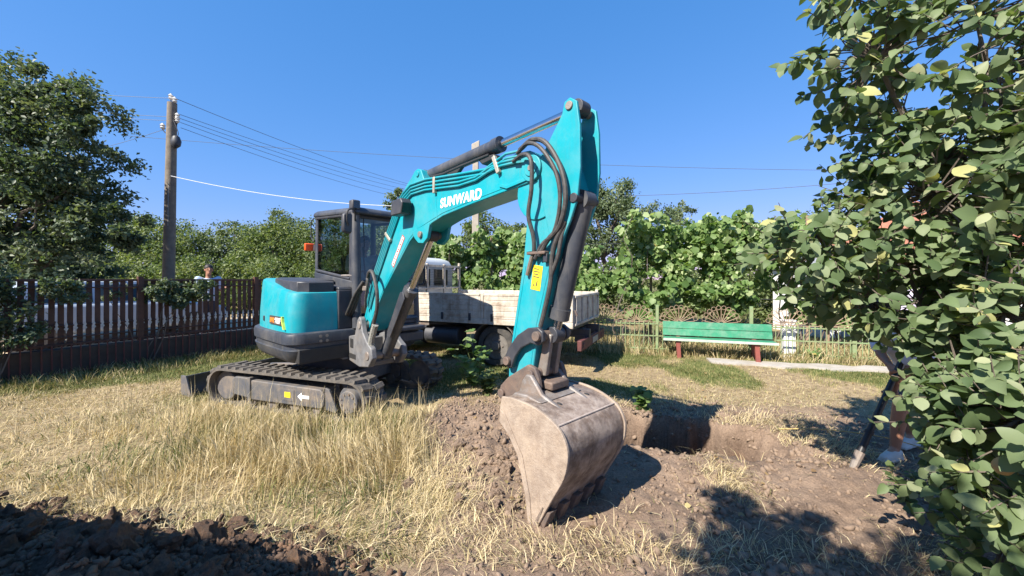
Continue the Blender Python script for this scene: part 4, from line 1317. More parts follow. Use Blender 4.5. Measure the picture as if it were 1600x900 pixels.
# small cast spear with a collar
om = B()
om.loft([[(r * math.cos(2 * math.pi * k / 6), r * 0.4 * math.sin(2 * math.pi * k / 6), z) for k in range(6)] for r, z in ((0.005, 0.74), (0.008, 0.78), (0.028, 0.815), (0.010, 0.84), (0.020, 0.87), (0.002, 0.94))])
or_me = om.mesh('spear_ornament', 50)
or_me.materials.append(ORN)
NP = int(FL / 0.108)
for i in range(NP):
    x = 0.05 + i * 0.108
    o = link('picket', pk_me, None, fence)
    o.location = (x + random.uniform(-0.004, 0.004), 0.021, random.uniform(-0.004, 0.006))
    o.rotation_euler = (random.uniform(-0.006, 0.006), random.uniform(-0.008, 0.008), random.uniform(-0.06, 0.06))
    o = link('spear_ornament', or_me, None, fence)
    o.location = (x + 0.054, -0.03, random.uniform(-0.01, 0.01))
post_me = B().box(-0.04, 0.04, -0.045, 0.045, 0.40, 1.70).mesh('fence_post', 0)
post_me.materials.append(PICK)
for i in range(5):
    o = link('fence_post', post_me, None, fence)
    o.location = (0.1 + i * (FL - 0.2) / 4, -0.01, 0)
rod_me = B().cyl((0, 0, 0.06), (0, 0, 0.54), 0.010, seg=6).mesh('rod')
rod_me.materials.append(mat('faded_red_rod', (0.17, 0.05, 0.04), (0.1, 0.035, 0.03), 8, 0.7))
for i in range(44):
    o = link('rod', rod_me, None, fence)
    o.location = (1.55 + i * 0.108, -0.115, 0)
B().box(1.5, 6.3, -0.13, -0.10, 0.08, 0.105).build('rail', mat('faded_red_rod', (0.17, 0.05, 0.04)), fence)

# ------------------------------------------------------------------ garden fence with sunburst fans
GL = math.hypot(GB[0] - GA[0], GB[1] - GA[1])
gang = math.atan2(GB[1] - GA[1], GB[0] - GA[0])
gf = thing('garden_fence', 'low pale green metal garden fence topped with sunburst fans', 'fence', (GA[0], GA[1], 0), gang)
GGRN = mat('faded_green_paint', (0.17, 0.27, 0.12), (0.25, 0.30, 0.16), 9, 0.7, bump=0.05, c3=(0.22, 0.13, 0.07), amt3=0.5, scale3=6)
GTAN = mat('rusty_tan_paint', (0.33, 0.24, 0.16), (0.23, 0.15, 0.1), 9, 0.7)
B().box(0, GL, -0.05, 0.05, -0.1, 0.03).build('kerb', PLIN, gf)
for z in (0.12, 0.40, 0.66):
    B().box(0, GL, -0.012, 0.012, z - 0.012, z + 0.012).build('rail', GGRN, gf)
gp_me = B().loft([[(0.008 * math.cos(2 * math.pi * k / 6), 0.008 * math.sin(2 * math.pi * k / 6), z) for k in range(6)] for z in (0.03, 0.64)]).loft(
    [[(r * math.cos(2 * math.pi * k / 6), r * math.sin(2 * math.pi * k / 6), z) for k in range(6)] for r, z in ((0.011, 0.64), (0.020, 0.665), (0.003, 0.72))]).mesh('picket')
gp_me.materials.append(GGRN)
for i in range(int(GL / 0.098)):
    o = link('picket', gp_me, None, gf)
    o.location = (0.04 + i * 0.098, -0.02, random.uniform(-0.01, 0.01))
gpost_me = B().box(-0.03, 0.03, -0.03, 0.03, 0.0, 1.08).mesh('fence_post', 0)
gpost_me.materials.append(GGRN)
for x in (0.06, 2.28, 4.12, 5.9, 7.7):
    o = link('fence_post', gpost_me, None, gf)
    o.location = (x, 0.035, 0)
fb_ = B()
for k in range(11):
    a = R(8 + 164 * k / 10)
    fb_.tube([(0.05 * math.cos(a), 0, 0.70 + 0.05 * math.sin(a)), (0.32 * math.cos(a), 0, 0.70 + 0.32 * math.sin(a))], 0.008, seg=6)
for k in range(10):
    a = R(8 + 164 * (k + 0.5) / 10)
    c = (0.345 * math.cos(a), 0, 0.70 + 0.345 * math.sin(a))
    fb_.tube([(c[0] + 0.042 * math.cos(t), 0, c[2] + 0.042 * math.sin(t)) for t in [2 * math.pi * q / 10 for q in range(11)]], 0.006, seg=5)
fb_.tube([(-0.40, 0, 0.70), (0, 0, 0.70), (0.40, 0, 0.70)], 0.010, seg=6)
fan_me = fb_.mesh('sunburst_fan')
fan_me.materials.append(GTAN)
for x in (0.55, 1.15, 1.85, 2.72, 3.55, 4.75, 5.5, 6.6):
    o = link('sunburst_fan', fan_me, None, gf)
    o.location = (x, 0.0, 0)

# ------------------------------------------------------------------ bench
bench = thing('park_bench', 'long green plank bench with red legs in front of the garden fence', 'bench', (4.2, 7.88, 0), gang - 0.06)
BGRN = mat('bench_green_paint', (0.016, 0.225, 0.115), (0.025, 0.17, 0.09), 5, 0.55, bump=0.1, bscale=30, c3=(0.16, 0.27, 0.19), amt3=0.6, scale3=6, streak=(0.2, 0.24, 0.17), samt=0.0)
BREDL = mat('bench_leg_red', (0.26, 0.07, 0.052), (0.17, 0.05, 0.04), 8, 0.6, bump=0.08)
BEDGE = mat('worn_bench_edge', (0.45, 0.52, 0.44), (0.33, 0.42, 0.34), 8, 0.7, bump=0.1)
BM = Matrix.Translation((0, 0.13, 0.44)) @ Matrix.Rotation(R(-14), 4, 'X')
for z0, z1 in ((0.0, 0.145), (0.152, 0.30)):
    B(BM).box(-1.02, 1.02, -0.016, 0.016, z0, z1).build('backrest_plank', BGRN, bench, bevel=0.005)
for y0, y1 in ((-0.22, -0.05), (-0.044, 0.11)):
    B().box(-1.02, 1.02, y0, y1, 0.385, 0.42).build('seat_plank', BGRN, bench, bevel=0.005)
B().box(-1.03, 1.03, -0.235, -0.2205, 0.375, 0.425).build('seat_edge', BEDGE, bench, bevel=0.003)
for x in (-0.72, 0.70):
    B().loft([[(x - 0.04, -0.20, 0.0), (x + 0.04, -0.20, 0.0), (x + 0.04, -0.12, 0.0), (x - 0.04, -0.12, 0.0)], [(x - 0.065, -0.19, 0.384), (x + 0.015, -0.19, 0.384), (x + 0.015, -0.11, 0.384), (x - 0.065, -0.11, 0.384)]]).build('leg', BREDL, bench, bevel=0.006)
    B().loft([[(x - 0.04, 0.16, 0.0), (x + 0.04, 0.16, 0.0), (x + 0.04, 0.22, 0.0), (x - 0.04, 0.22, 0.0)], [(x - 0.04, 0.13, 0.44), (x + 0.04, 0.13, 0.44), (x + 0.04, 0.19, 0.44), (x - 0.04, 0.19, 0.44)], [(x - 0.04, 0.20, 0.72), (x + 0.04, 0.20, 0.72), (x + 0.04, 0.245, 0.72), (x - 0.04, 0.245, 0.72)]]).build('leg', BREDL, bench, bevel=0.006)
    B().box(x - 0.035, x + 0.035, -0.19, 0.18, 0.33, 0.383).build('seat_bearer', BREDL, bench)

#@@POLES
# ------------------------------------------------------------------ power poles and cables
WOODP = mat('weathered_pole_wood', (0.21, 0.175, 0.135), (0.14, 0.115, 0.09), 5, 0.9, bump=0.3, bscale=20)
pole = thing('power_pole', 'tall weathered wooden power pole with insulators behind the picket fence', 'pole', (-10.76, 12.0, 0.1))
B().loft([[(r * math.cos(2 * math.pi * k / 14) + 0.02 * z, r * math.sin(2 * math.pi * k / 14), z) for k in range(14)] for r, z in ((0.165, -0.2), (0.155, 2.5), (0.14, 5.0), (0.125, 7.05))]).build('shaft', WOODP, pole)
PORC = mat('porcelain', (0.7, 0.68, 0.64), (0.6, 0.58, 0.55), 15, 0.3)
for x, z in ((0.22, 7.12), (0.10, 7.22), (0.30, 6.62), (0.30, 6.50), (-0.16, 6.30)):
    ins = B().loft([[(x + r * math.cos(2 * math.pi * k / 10), r * math.sin(2 * math.pi * k / 10), z + h) for k in range(10)] for r, h in ((0.02, -0.08), (0.07, -0.02), (0.04, 0.02), (0.075, 0.05), (0.02, 0.12))]).build('insulator', PORC, pole)
    B().tube([(x, 0, z - 0.08), (x * 0.7 + 0.04, 0, z - 0.18), (0.06, 0, z - 0.2)], 0.015).build('insulator_hook', CHAR, pole)
B().loft([[(0.30 + r * math.cos(2 * math.pi * k / 12), -0.05 + r * 0.8 * math.sin(2 * math.pi * k / 12), z) for k in range(12)] for r, z in ((0.04, 5.62), (0.13, 5.70), (0.15, 5.84), (0.10, 5.98), (0.03, 6.02))]).build('lamp_head', CHAR, pole)
B().tube([(0.12, -0.05, 5.7), (0.16, -0.10, 5.0), (0.13, -0.12, 4.2), (0.12, -0.12, 3.2)], 0.018).build('service_pipe', mat('grey_pipe', (0.3, 0.3, 0.3)), pole)
B().tube(bez([(0.16, -0.05, 6.6), (0.34, -0.1, 6.3), (0.42, -0.1, 6.05), (0.33, -0.1, 5.9)], 12), 0.01).build('jumper_cable', CHAR, pole)

conc = thing('concrete_pole', 'pale concrete pole with a broken slanted top behind the boom', 'pole', (-1.42, 15.0, 0))
B().loft([[(-w, -d, z + e0), (w, -d, z + e1), (w, d, z + e1), (-w, d, z + e0)] for w, d, z, e0, e1 in ((0.15, 0.13, -0.2, 0, 0), (0.13, 0.11, 3.5, 0, 0), (0.11, 0.09, 6.35, 0, 0), (0.15, 0.09, 6.6, 0, 0.05), (0.15, 0.09, 6.95, -0.05, 0.1))]).build('shaft', mat('pale_pole_concrete', (0.40, 0.36, 0.30), (0.31, 0.27, 0.22), 5, 0.9, bump=0.2), conc, bevel=0.02)

CABLEM = mat('dark_cable', (0.10, 0.12, 0.15), (0.12, 0.13, 0.16), 5, 0.6)
WCABLE = mat('white_cable', (0.75, 0.76, 0.78), (0.7, 0.7, 0.72), 5, 0.5)
def cable(p0, p1, sag, r, label, m=CABLEM, n=24):
    p0, p1 = Vector(p0), Vector(p1)
    pts = [p0.lerp(p1, i / n) - Vector((0, 0, 4 * sag * (i / n) * (1 - i / n))) for i in range(n + 1)]
    return tag(B().tube(pts, r * 0.58, seg=5).build('overhead_cable', m), label, 'cable', 'overhead cables')
PT = Vector((-10.7, 12.0, 0.1))
cable(PT + Vector((0.22, 0, 7.18)), (-4.0, 34, 9.0), 0.5, 0.016, 'topmost thin cable running from the wooden pole down towards the boom')
for k, (dz, ez) in enumerate(((6.70, 9.1), (6.58, 8.8), (6.46, 8.5), (6.30, 8.1))):
    cable(PT + Vector((0.3, 0.02 * k, dz)), (-4.3 + 0.1 * k, 34, ez), 0.45 + 0.05 * k, 0.014,
          ('highest', 'second', 'third', 'lowest')[k] + ' of four parallel cables leaving the wooden pole to the right')
cable(PT + Vector((0.1, 0, 7.2)), (-22, 13.5, 9.1), 0.2, 0.012, 'single top cable from the wooden pole into the left tree')
cable(PT + Vector((0, 0, 6.62)), (-22, 13.5, 8.6), 0.2, 0.012, 'upper of two close cables from the wooden pole into the left tree')
cable(PT + Vector((0, 0, 6.50)), (-22, 13.5, 8.4), 0.2, 0.012, 'lower of two close cables from the wooden pole into the left tree')
cable(PT + Vector((-0.1, 0, 6.25)), (-20, 15.0, 6.1), 0.2, 0.012, 'slanting service cable dropping left from the wooden pole')
cable((-24, 24, 10.6), (40, 24, 8.6), 0.9, 0.022, 'long far cable crossing the sky behind the boom')
cable(PT + Vector((0.1, -0.1, 4.75)), (-1.0, 12.5, 4.05), 0.35, 0.018, 'white sagging service cable from the wooden pole above the cab', WCABLE)
cable((4.5, 15.5, 5.0), (24, 13.0, 6.6), 0.4, 0.017, 'short dark cable rising to the right over the vine')

#@@TREES
# ------------------------------------------------------------------ trees
BARK = mat('grey_bark', (0.10, 0.08, 0.065), (0.16, 0.13, 0.105), 8, 0.95, bump=0.5, bscale=30)
LV_DARK = leafmat('dark_tree_leaves', [(0.0, (0.050, 0.080, 0.048)), (0.5, (0.092, 0.132, 0.075)), (1.0, (0.20, 0.23, 0.145))], 0.36, 0.5)
LV_MID = leafmat('mid_tree_leaves', [(0.0, (0.070, 0.108, 0.040)), (0.5, (0.130, 0.178, 0.064)), (1.0, (0.25, 0.28, 0.12))], 0.4, 0.55)
LV_PALE = leafmat('pale_tree_leaves', [(0.0, (0.075, 0.11, 0.058)), (0.5, (0.14, 0.185, 0.095)), (1.0, (0.25, 0.29, 0.16))], 0.36, 0.55)
LV_VINE = leafmat('vine_leaves', [(0.0, (0.065, 0.13, 0.032)), (0.4, (0.13, 0.215, 0.06)), (0.78, (0.23, 0.32, 0.115)), (0.93, (0.40, 0.47, 0.24)), (1.0, (0.45, 0.36, 0.12))], 0.4, 0.5)
LV_QUIN = leafmat('quince_leaves', [(0.0, (0.068, 0.112, 0.046)), (0.45, (0.135, 0.190, 0.085)), (0.75, (0.215, 0.265, 0.14)), (0.9, (0.34, 0.37, 0.23)), (1.0, (0.42, 0.42, 0.18))], 0.36, 0.55, 0.3)

def tree(name, label, base, ells, n, size, m, trunk_r, clumps=60, spread=0.32, group=None, zmin=None, hollow=0.5, limbs=10):
    t = thing(name, label, 'tree', base, group=group)
    b0 = Vector(base)
    le = [((c[0] - b0.x, c[1] - b0.y, c[2] - b0.z), r) for c, r in ells]
    cr, C = leaf_cloud('crown', le, n, size, m, t, clumps=clumps, spread=spread, zmin=zmin, hollow=hollow)
    top = max(le, key=lambda e: e[0][2])
    tb = B()
    spine = wiggle((0, 0, -0.1), top[0], 6, 0.03)
    tb.tube(spine, trunk_r, seg=8, r_end=trunk_r * 0.25)
    idxs = np.random.default_rng(len(C)).choice(len(C), min(limbs, len(C)), replace=False)
    for i in idxs:
        c = Vector(C[i])
        s = spine[2 + (int(i) % 3)]
        if c.z < s.z:
            s = spine[1]
        tb.tube(wiggle(s, c, 4, 0.06), trunk_r * 0.35, seg=5, r_end=trunk_r * 0.06)
    tb.build('trunk', BARK, t)
    return t

# the big dark tree at the left edge, standing at the fence
tree('fence_tree', 'tall dark green tree overhanging the road fence at the left edge', (-11.8, 9.0, 0.1),
     [((-12.6, 9.2, 5.2), (1.7, 1.5, 1.9)), ((-10.7, 9.2, 4.8), (1.25, 1.2, 1.7)), ((-9.75, 9.0, 4.7), (0.55, 0.7, 0.9)), ((-11.6, 9.0, 3.2), (2.0, 1.5, 1.3)), ((-12.8, 8.5, 6.3), (0.9, 0.8, 0.8)), ((-10.95, 9.2, 6.1), (0.6, 0.6, 0.6)), ((-13.0, 8.6, 2.2), (1.6, 1.0, 1.0)), ((-9.6, 9.1, 2.9), (0.8, 0.8, 0.6)), ((-11.0, 9.2, 2.2), (1.5, 0.9, 0.9))],
     62000, (0.08, 0.13), LV_DARK, 0.2, clumps=400, spread=0.26, hollow=0.35, limbs=24)
def shrub(name, label, base, ells, n, size, m, group=None, clumps=30, stems=7, spread=0.4, tmpl=LEAF_S, cat='shrub', shade=(0, 1)):
    t = thing(name, label, cat, base, group=group)
    b0 = Vector(base)
    le = [((c[0] - b0.x, c[1] - b0.y, c[2] - b0.z), r) for c, r in ells]
    cr, C = leaf_cloud('foliage', le, n, size, m, t, clumps=clumps, spread=spread, tmpl=tmpl, zmin=0.01, hollow=0.3, shade=shade)
    sb_ = B()
    for k in range(stems):
        sb_.tube(wiggle((random.uniform(-0.05, 0.05), random.uniform(-0.05, 0.05), -0.02), C[k % len(C)], 4, 0.05), 0.012, seg=5, r_end=0.004)
    sb_.build('stems', BARK, t)
    return t
shrub('fence_shrub', 'dark leafy shrub covering the near end of the road fence', (-7.75, 5.75, 0),
      [((-8.05, 5.9, 1.35), (0.55, 0.4, 0.55)), ((-7.75, 5.85, 0.85), (0.40, 0.35, 0.40)), ((-8.5, 5.5, 1.6), (0.6, 0.5, 0.9)), ((-7.4, 6.3, 1.45), (0.3, 0.25, 0.30))], 11000, (0.05, 0.085), LV_DARK, clumps=90)
shrub('fence_sapling', 'slim dark sapling leaning over the middle of the road fence', (-6.95, 7.35, 0),
      [((-7.0, 7.6, 1.42), (0.34, 0.3, 0.30)), ((-6.75, 7.7, 1.28), (0.30, 0.25, 0.26)), ((-6.5, 8.0, 1.4), (0.36, 0.25, 0.22)), ((-7.35, 7.1, 1.5), (0.25, 0.2, 0.2))], 3600, (0.05, 0.08), LV_DARK, clumps=45, stems=5)

# the line of trees across the road
back = [(-22.5, 22.0, 5.4, 3.0, LV_MID, 'pale bushy tree across the road, just right of the big dark tree'),
        (-19.0, 21.0, 4.9, 2.6, LV_MID, 'low round tree across the road left of the wooden pole'),
        (-16.2, 22.5, 5.0, 2.5, LV_PALE, 'pale green tree across the road right of the wooden pole'),
        (-14.6, 24.5, 6.0, 1.8, LV_PALE, 'tallest feathery tree top in the row left of the cab'),
        (-12.6, 20.5, 4.7, 2.3, LV_MID, 'dense green tree across the road above the engine hood'),
        (-10.0, 21.0, 4.9, 2.3, LV_MID, 'bushy tree rising directly left of the excavator cab'),
        (-7.4, 20.0, 4.6, 2.2, LV_MID, 'leafy tree seen through the cab glass'),
        (-26.5, 20.0, 4.6, 3.2, LV_DARK, 'dark tree behind the big tree at the left edge')]
for x, y, h, w, m, lab in back:
    tree('roadside_tree', lab, (x, y, 0), [((x, y, h * 0.52), (w, w * 0.8, h * 0.50)), ((x - w * 0.5, y, h * 0.40), (w * 0.6, w * 0.6, h * 0.42)), ((x + w * 0.45, y + 0.3, h * 0.42), (w * 0.65, w * 0.6, h * 0.42)), ((x + random.uniform(-0.6, 0.6), y, h * 0.85), (w * 0.35, w * 0.35, h * 0.17))],
         18000, (0.11, 0.18), m, 0.18, clumps=230, spread=0.27, group='trees across the road', zmin=-0.2, hollow=0.55)
for x, y, h, w, lab in ((-24.0, 16.0, 2.9, 2.6, 'low bush across the road at the far left'), (-17.6, 17.5, 3.0, 2.3, 'rounded bush across the road left of the wooden pole foot'), (-13.6, 17.0, 2.8, 2.2, 'rounded bush across the road behind the standing man'), (-9.6, 17.0, 2.9, 2.2, 'rounded bush across the road behind the engine hood'), (-20.8, 17.5, 3.1, 2.2, 'dense bush across the road behind the dark fence tree')):
    shrub('roadside_bush', lab, (x, y, 0), [((x, y, h * 0.5), (w, w * 0.6, h * 0.5)), ((x - w * 0.6, y, h * 0.4), (w * 0.6, w * 0.5, h * 0.42)), ((x + w * 0.6, y, h * 0.42), (w * 0.6, w * 0.5, h * 0.42))], 8500, (0.10, 0.16), LV_MID, 'bushes across the road', clumps=110, spread=0.3)
for x, y, h, w, lab in ((-2.6, 14.5, 2.7, 1.9, 'leafy garden bush behind the truck cab'), (1.6, 14.5, 2.4, 1.9, 'leafy garden bush behind the vine beside the arm'), (5.0, 14.2, 2.6, 2.0, 'leafy garden bush behind the broad vine and the bench'), (8.4, 14.0, 2.5, 1.9, 'leafy garden bush behind the right end of the broad vine'), (11.4, 13.2, 2.4, 1.6, 'leafy garden bush in front of the white house')):
    shrub('garden_bush', lab, (x, y, 0), [((x, y, h * 0.5), (w, w * 0.6, h * 0.5)), ((x - w * 0.6, y, h * 0.4), (w * 0.6, w * 0.5, h * 0.42)), ((x + w * 0.6, y, h * 0.42), (w * 0.6, w * 0.5, h * 0.42))], 7500, (0.09, 0.15), LV_MID, 'bushes in the garden', clumps=110, spread=0.3)
# trees behind the vines
tree('orchard_tree', 'tall grey-green tree rising behind the vine right of the arm', (5.0, 19.0, 0), [((4.7, 19, 4.5), (1.7, 1.4, 2.1)), ((5.6, 19, 4.3), (0.75, 0.8, 2.3)), ((4.2, 19, 5.4), (0.9, 0.9, 1.2)), ((3.6, 18.6, 3.2), (1.0, 1.0, 1.3))], 15000, (0.10, 0.16), LV_PALE, 0.18, 170, 0.28)
tree('orchard_tree', 'thin-crowned feathery tree behind the vine, right of the tallest tree', (8.2, 20.5, 0), [((8.0, 20.5, 4.6), (1.3, 1.1, 1.2)), ((9.0, 20.5, 4.9), (0.8, 0.8, 0.8)), ((7.6, 20.5, 3.2), (1.5, 1.2, 1.2))], 8000, (0.10, 0.15), LV_PALE, 0.14, 110, 0.28)
tree('orchard_tree', 'green tree behind the truck cab between the boom and the arm', (-0.6, 18.0, 0), [((-0.9, 18, 3.4), (1.5, 1.2, 1.4)), ((0.3, 18, 3.0), (1.3, 1.0, 1.2)), ((-1.5, 18, 4.1), (0.7, 0.7, 0.7)), ((-1.9, 18, 2.6), (1.3, 1.0, 1.2))], 11000, (0.10, 0.16), LV_MID, 0.15, 130, 0.28)
tree('orchard_tree', 'small tree top peeping out behind the cab roof', (-4.9, 17.0, 0), [((-5.0, 17, 3.2), (1.2, 1.0, 1.6)), ((-5.0, 17, 4.9), (0.55, 0.5, 0.75))], 7000, (0.09, 0.15), LV_PALE, 0.12, 80, 0.3)
tree('orchard_tree', 'round green tree far behind the vine near the quince', (13.5, 22.0, 0), [((13.5, 22, 3.0), (2.6, 1.6, 2.0)), ((16.5, 22, 3.2), (2.6, 1.6, 2.2))], 9000, (0.12, 0.18), LV_MID, 0.15, 110, 0.28)

# ------------------------------------------------------------------ grape vines on trellises
def vine(label, boxes, n, posts, seedv):
    bx0 = boxes[0]
    base = Vector(((bx0[0] + bx0[1]) / 2, bx0[2], 0))
    t = thing('grape_vine', label, 'vine', base)
    P_, SH = [], []
    tot = sum((b[1] - b[0]) * (b[5] - b[4]) for b in boxes)
    for (x0, x1, y0, y1, z0, z1) in boxes:
        k = int(n * (x1 - x0) * (z1 - z0) / tot)
        x = x0 + (x1 - x0) * rng.random(k * 2)
        y = y0 + (y1 - y0) * rng.random(k * 2)
        z = z0 + (z1 - z0) * rng.random(k * 2)
        dens = fbm(x, z, 1.3, seedv, 4) + 0.6 * fbm(x, y, 2.0, seedv + 5, 2)
        top = z1 - 0.38 + 0.34 * fbm(x, x * 0, 0.9, seedv + 9, 2) + 0.24 * fbm(x, y, 3.0, seedv + 29, 3)
        y = y + 0.45 * fbm(x, z, 1.7, seedv + 21, 3)
        bot = z0 + 0.28 + 0.35 * fbm(x, x * 0, 1.4, seedv + 13, 3)
        keep = (dens > -0.22) & (z < top) & (z > bot)
        P_.append(np.stack([x, y, z], 1)[keep])
        SH.append(dens[keep])
    pos = np.concatenate(P_) - np.array(base)
    dens = np.concatenate(SH)
    n = len(pos)
    X = unit(rng.normal(size=(n, 3)) * np.array([1, 0.5, 0.6]) + np.array([0, -0.2, -0.7]))
    Nn = unit(rng.normal(size=(n, 3)) * 0.75 + np.array([-0.25, -0.75, 0.65]))
    Y = unit(np.cross(Nn, X))
    Z = np.cross(X, Y)
    s = 0.06 + 0.12 * rng.random(n) ** 1.5
    sh = np.clip(0.50 + 0.14 * dens + 0.28 * rng.normal(size=n), 0, 0.93 + 0.07 * (rng.random(n) < 0.05))
    me = instance_mesh('foliage', LEAF_V[0], LEAF_V[1], pos, X, Y, Z, s, sh)
    o = link('foliage', me, LV_VINE, t)
    o['kind'] = 'stuff'
    for (x, y, h) in posts:
        B().tube([(x - base.x, y - base.y, -0.1), (x - base.x + 0.02, y - base.y, h * 0.5), (x - base.x, y - base.y, h)], 0.035, seg=8).build('trellis_post', GTAN, t)
    xs = [p[0] for p in posts]
    for h in (1.2, 1.9, 2.6):
        B().tube([(min(xs) - base.x, posts[0][1] - base.y, h), (max(xs) - base.x, posts[-1][1] - base.y, h - 0.05)], 0.008, seg=5).build('trellis_wire', CHAR, t)
    sb_ = B()
    for k in range(14):
        j = random.randrange(n)
        q = pos[j]
        sb_.tube(wiggle((q[0] + random.uniform(-0.4, 0.4), float(pos[:, 1].mean()), -0.05), q, 6, 0.07), 0.022, seg=5, r_end=0.006)
    sb_.build('vine_stems', BARK, t)
    return t
vine('dense sunlit grape vine behind the truck bed, left of the arm',
     [(-1.9, 0.7, 10.6, 11.4, 0.9, 3.2), (-2.6, -1.5, 10.8, 11.6, 0.8, 2.9), (0.5, 1.9, 10.8, 11.6, 0.8, 3.0)], 10500, [(-2.4, 11.0, 2.7), (-0.6, 11.0, 2.9), (1.6, 11.1, 2.8)], 3)
vine('broad grape vine hanging over the garden fence behind the green bench',
     [(1.5, 3.0, 10.0, 11.0, 0.8, 2.7), (2.7, 5.0, 9.3, 10.5, 0.75, 3.4), (4.8, 6.9, 8.9, 10.0, 0.75, 3.3), (5.4, 7.4, 8.8, 9.6, 2.2, 3.5), (3.3, 6.6, 9.0, 9.4, 0.7, 1.7)], 15500, [(1.9, 10.5, 2.6), (3.6, 10.0, 2.9), (5.3, 9.4, 3.0), (7.0, 9.1, 3.15)], 8)
vine('smaller tangle of vine at the right end of the garden fence',
     [(6.9, 9.6, 8.6, 9.6, 0.5, 2.5)], 3600, [(7.4, 9.0, 2.2), (9.2, 8.6, 2.2)], 19)

#@@QUINCE
# ------------------------------------------------------------------ quince tree close on the right
QB = Vector((2.75, 2.30, 0.0))
quince = thing('quince_tree', 'large-leaved quince tree filling the right edge, close to the camera', 'tree', QB)
QE = [((2.84, 2.35, 2.80), (0.66, 0.60, 0.75), 290), ((2.12, 2.42, 3.15), (0.19, 0.24, 0.48), 56), ((2.66, 2.35, 2.10), (0.58, 0.6, 0.46), 210), ((2.02, 2.55, 1.80), (0.29, 0.32, 0.24), 68),
      ((2.46, 2.40, 1.57), (0.42, 0.42, 0.26), 100), ((2.54, 1.98, 1.22), (0.24, 0.36, 0.42), 120), ((2.22, 1.64, 0.90), (0.15, 0.26, 0.40), 86), ((3.0, 2.2, 1.2), (0.35, 0.5, 0.8), 110), ((2.24, 1.70, 0.42), (0.13, 0.2, 0.26), 30), ((3.3, 2.6, 2.2), (0.5, 0.6, 0.9), 80),
      ((2.34, 2.02, 0.95), (0.13, 0.20, 0.26), 34), ((2.5, 2.0, 0.5), (0.2, 0.25, 0.3), 26)]
def quince_leaf(curl, fold, wave, fat):
    """Ovate leaf in five cross rows, folded along the midrib, drooping, with a wavy margin."""
    v = [(0, 0, 0)]
    rows = ((0.07, 0.17), (0.24, 0.335), (0.46, 0.39), (0.68, 0.33), (0.87, 0.17))
    for i, (t, w) in enumerate(rows):
        w = w * fat
        zc = -curl * t * t
        v += [(t, w, zc + fold * w + wave * math.sin(i * 2.1)), (t, 0, zc), (t, -w, zc + fold * w + wave * math.sin(i * 2.6 + 1.5))]
    v.append((1, 0, -curl))
    f = [(0, 2, 1), (0, 3, 2)]
    for r_ in range(4):
        a = 1 + 3 * r_
        f += [(a, a + 1, a + 4), (a, a + 4, a + 3), (a + 1, a + 2, a + 5), (a + 1, a + 5, a + 4)]
    f += [(13, 14, 16), (14, 15, 16)]
    return v, f
QL = [quince_leaf(*q) for q in ((0.22, 0.22, 0.02, 1.0), (0.48, 0.50, 0.03, 0.9), (0.06, 0.10, 0.03, 1.05), (0.34, -0.15, 0.02, 0.85), (0.55, 0.30, 0.04, 0.95), (-0.12, 0.6, 0.02, 0.8))]
tw_b = B()
limb_pts = []
for (c, r_, k) in QE:
    c = Vector(c) - QB
    s0 = Vector((random.uniform(-0.08, 0.08), random.uniform(-0.08, 0.08), -0.05))
    mid = Vector((c.x * 0.15 + 0.1, c.y * 0.2, c.z * 0.55))
    pts = wiggle(s0, mid, 3, 0.03) + wiggle(mid, c + Vector((0, 0, r_[2] * 0.6)), 4, 0.05)[1:]
    tw_b.tube(pts, 0.036, seg=7, r_end=0.008)
    limb_pts += pts[2:]
LP = np.array([tuple(p) for p in limb_pts])
lp, lx, ln, lsz, lsh = [], [], [], [], []
for (c, r_, k) in QE:
    c = np.array(c) - np.array(QB)
    r_ = np.array(r_)
    for j in range(k):
        d = unit(rng.normal(size=(1, 3)))[0]
        p = c + d * r_ * (0.45 + 0.55 * rng.random() ** 0.7)
        if p[2] < 0.08 or p[2] > 3.75 or p[1] + QB.y < 1.22:
            continue
        out = unit((d * 0.8 + rng.normal(size=3) * 0.5 + np.array([-0.1, -0.1, 0.25]))[None])[0]
        L_ = 0.12 + 0.16 * rng.random()
        q = LP[np.argmin(((LP - p) ** 2).sum(1))]
        if np.linalg.norm(q - p) < 0.42:
            tw_b.tube([tuple(q), tuple((q + p) / 2 + rng.normal(size=3) * 0.03), tuple(p), tuple(p + out * L_)], 0.006, seg=4, r_end=0.002)
        else:
            tw_b.tube([tuple(p - out * 0.12 + rng.normal(size=3) * 0.02), tuple(p), tuple(p + out * L_)], 0.0045, seg=4, r_end=0.002)
        m_ = 7
        side = unit(np.cross(out, rng.normal(size=3))[None])[0]
        oth = np.cross(out, side)
        for i in range(m_):
            t = (i + 0.3) / m_
            a = 2.4 * i
            ax = out * 0.55 + side * math.cos(a) + oth * math.sin(a) + np.array([0, 0, -0.35])
            lp.append(p + out * L_ * t)
            lx.append(ax)
            ln.append(np.array([-0.35, -0.5, 0.62]) + rng.normal(size=3) * 0.45)
            lsz.append((0.050 + 0.058 * rng.random()) * (1.0 if i < 5 else 0.8))
            lsh.append(np.clip(0.45 + 0.26 * rng.normal(), 0, 0.92) if rng.random() > 0.025 else 1.0)
lp = np.array(lp); lx = unit(np.array(lx)); ln = np.array(ln); lsz = np.array(lsz); lsh = np.array(lsh)
ly = unit(np.cross(ln, lx)); lz = np.cross(lx, ly)
wp = lp + np.array(QB)
px_ = wp[:, 0] / wp[:, 1]
inview = (px_ < 1.30) & (px_ > 0.5) & (np.abs((wp[:, 2] - 1.65) / wp[:, 1]) < 0.7)
dist = np.where(inview, np.linalg.norm(wp - np.array([0, 0, 1.65]), axis=1) / lsz, 1e9)
order = np.argsort(dist)
big = order[:300]
rest = order[300:]
LEAFM = []
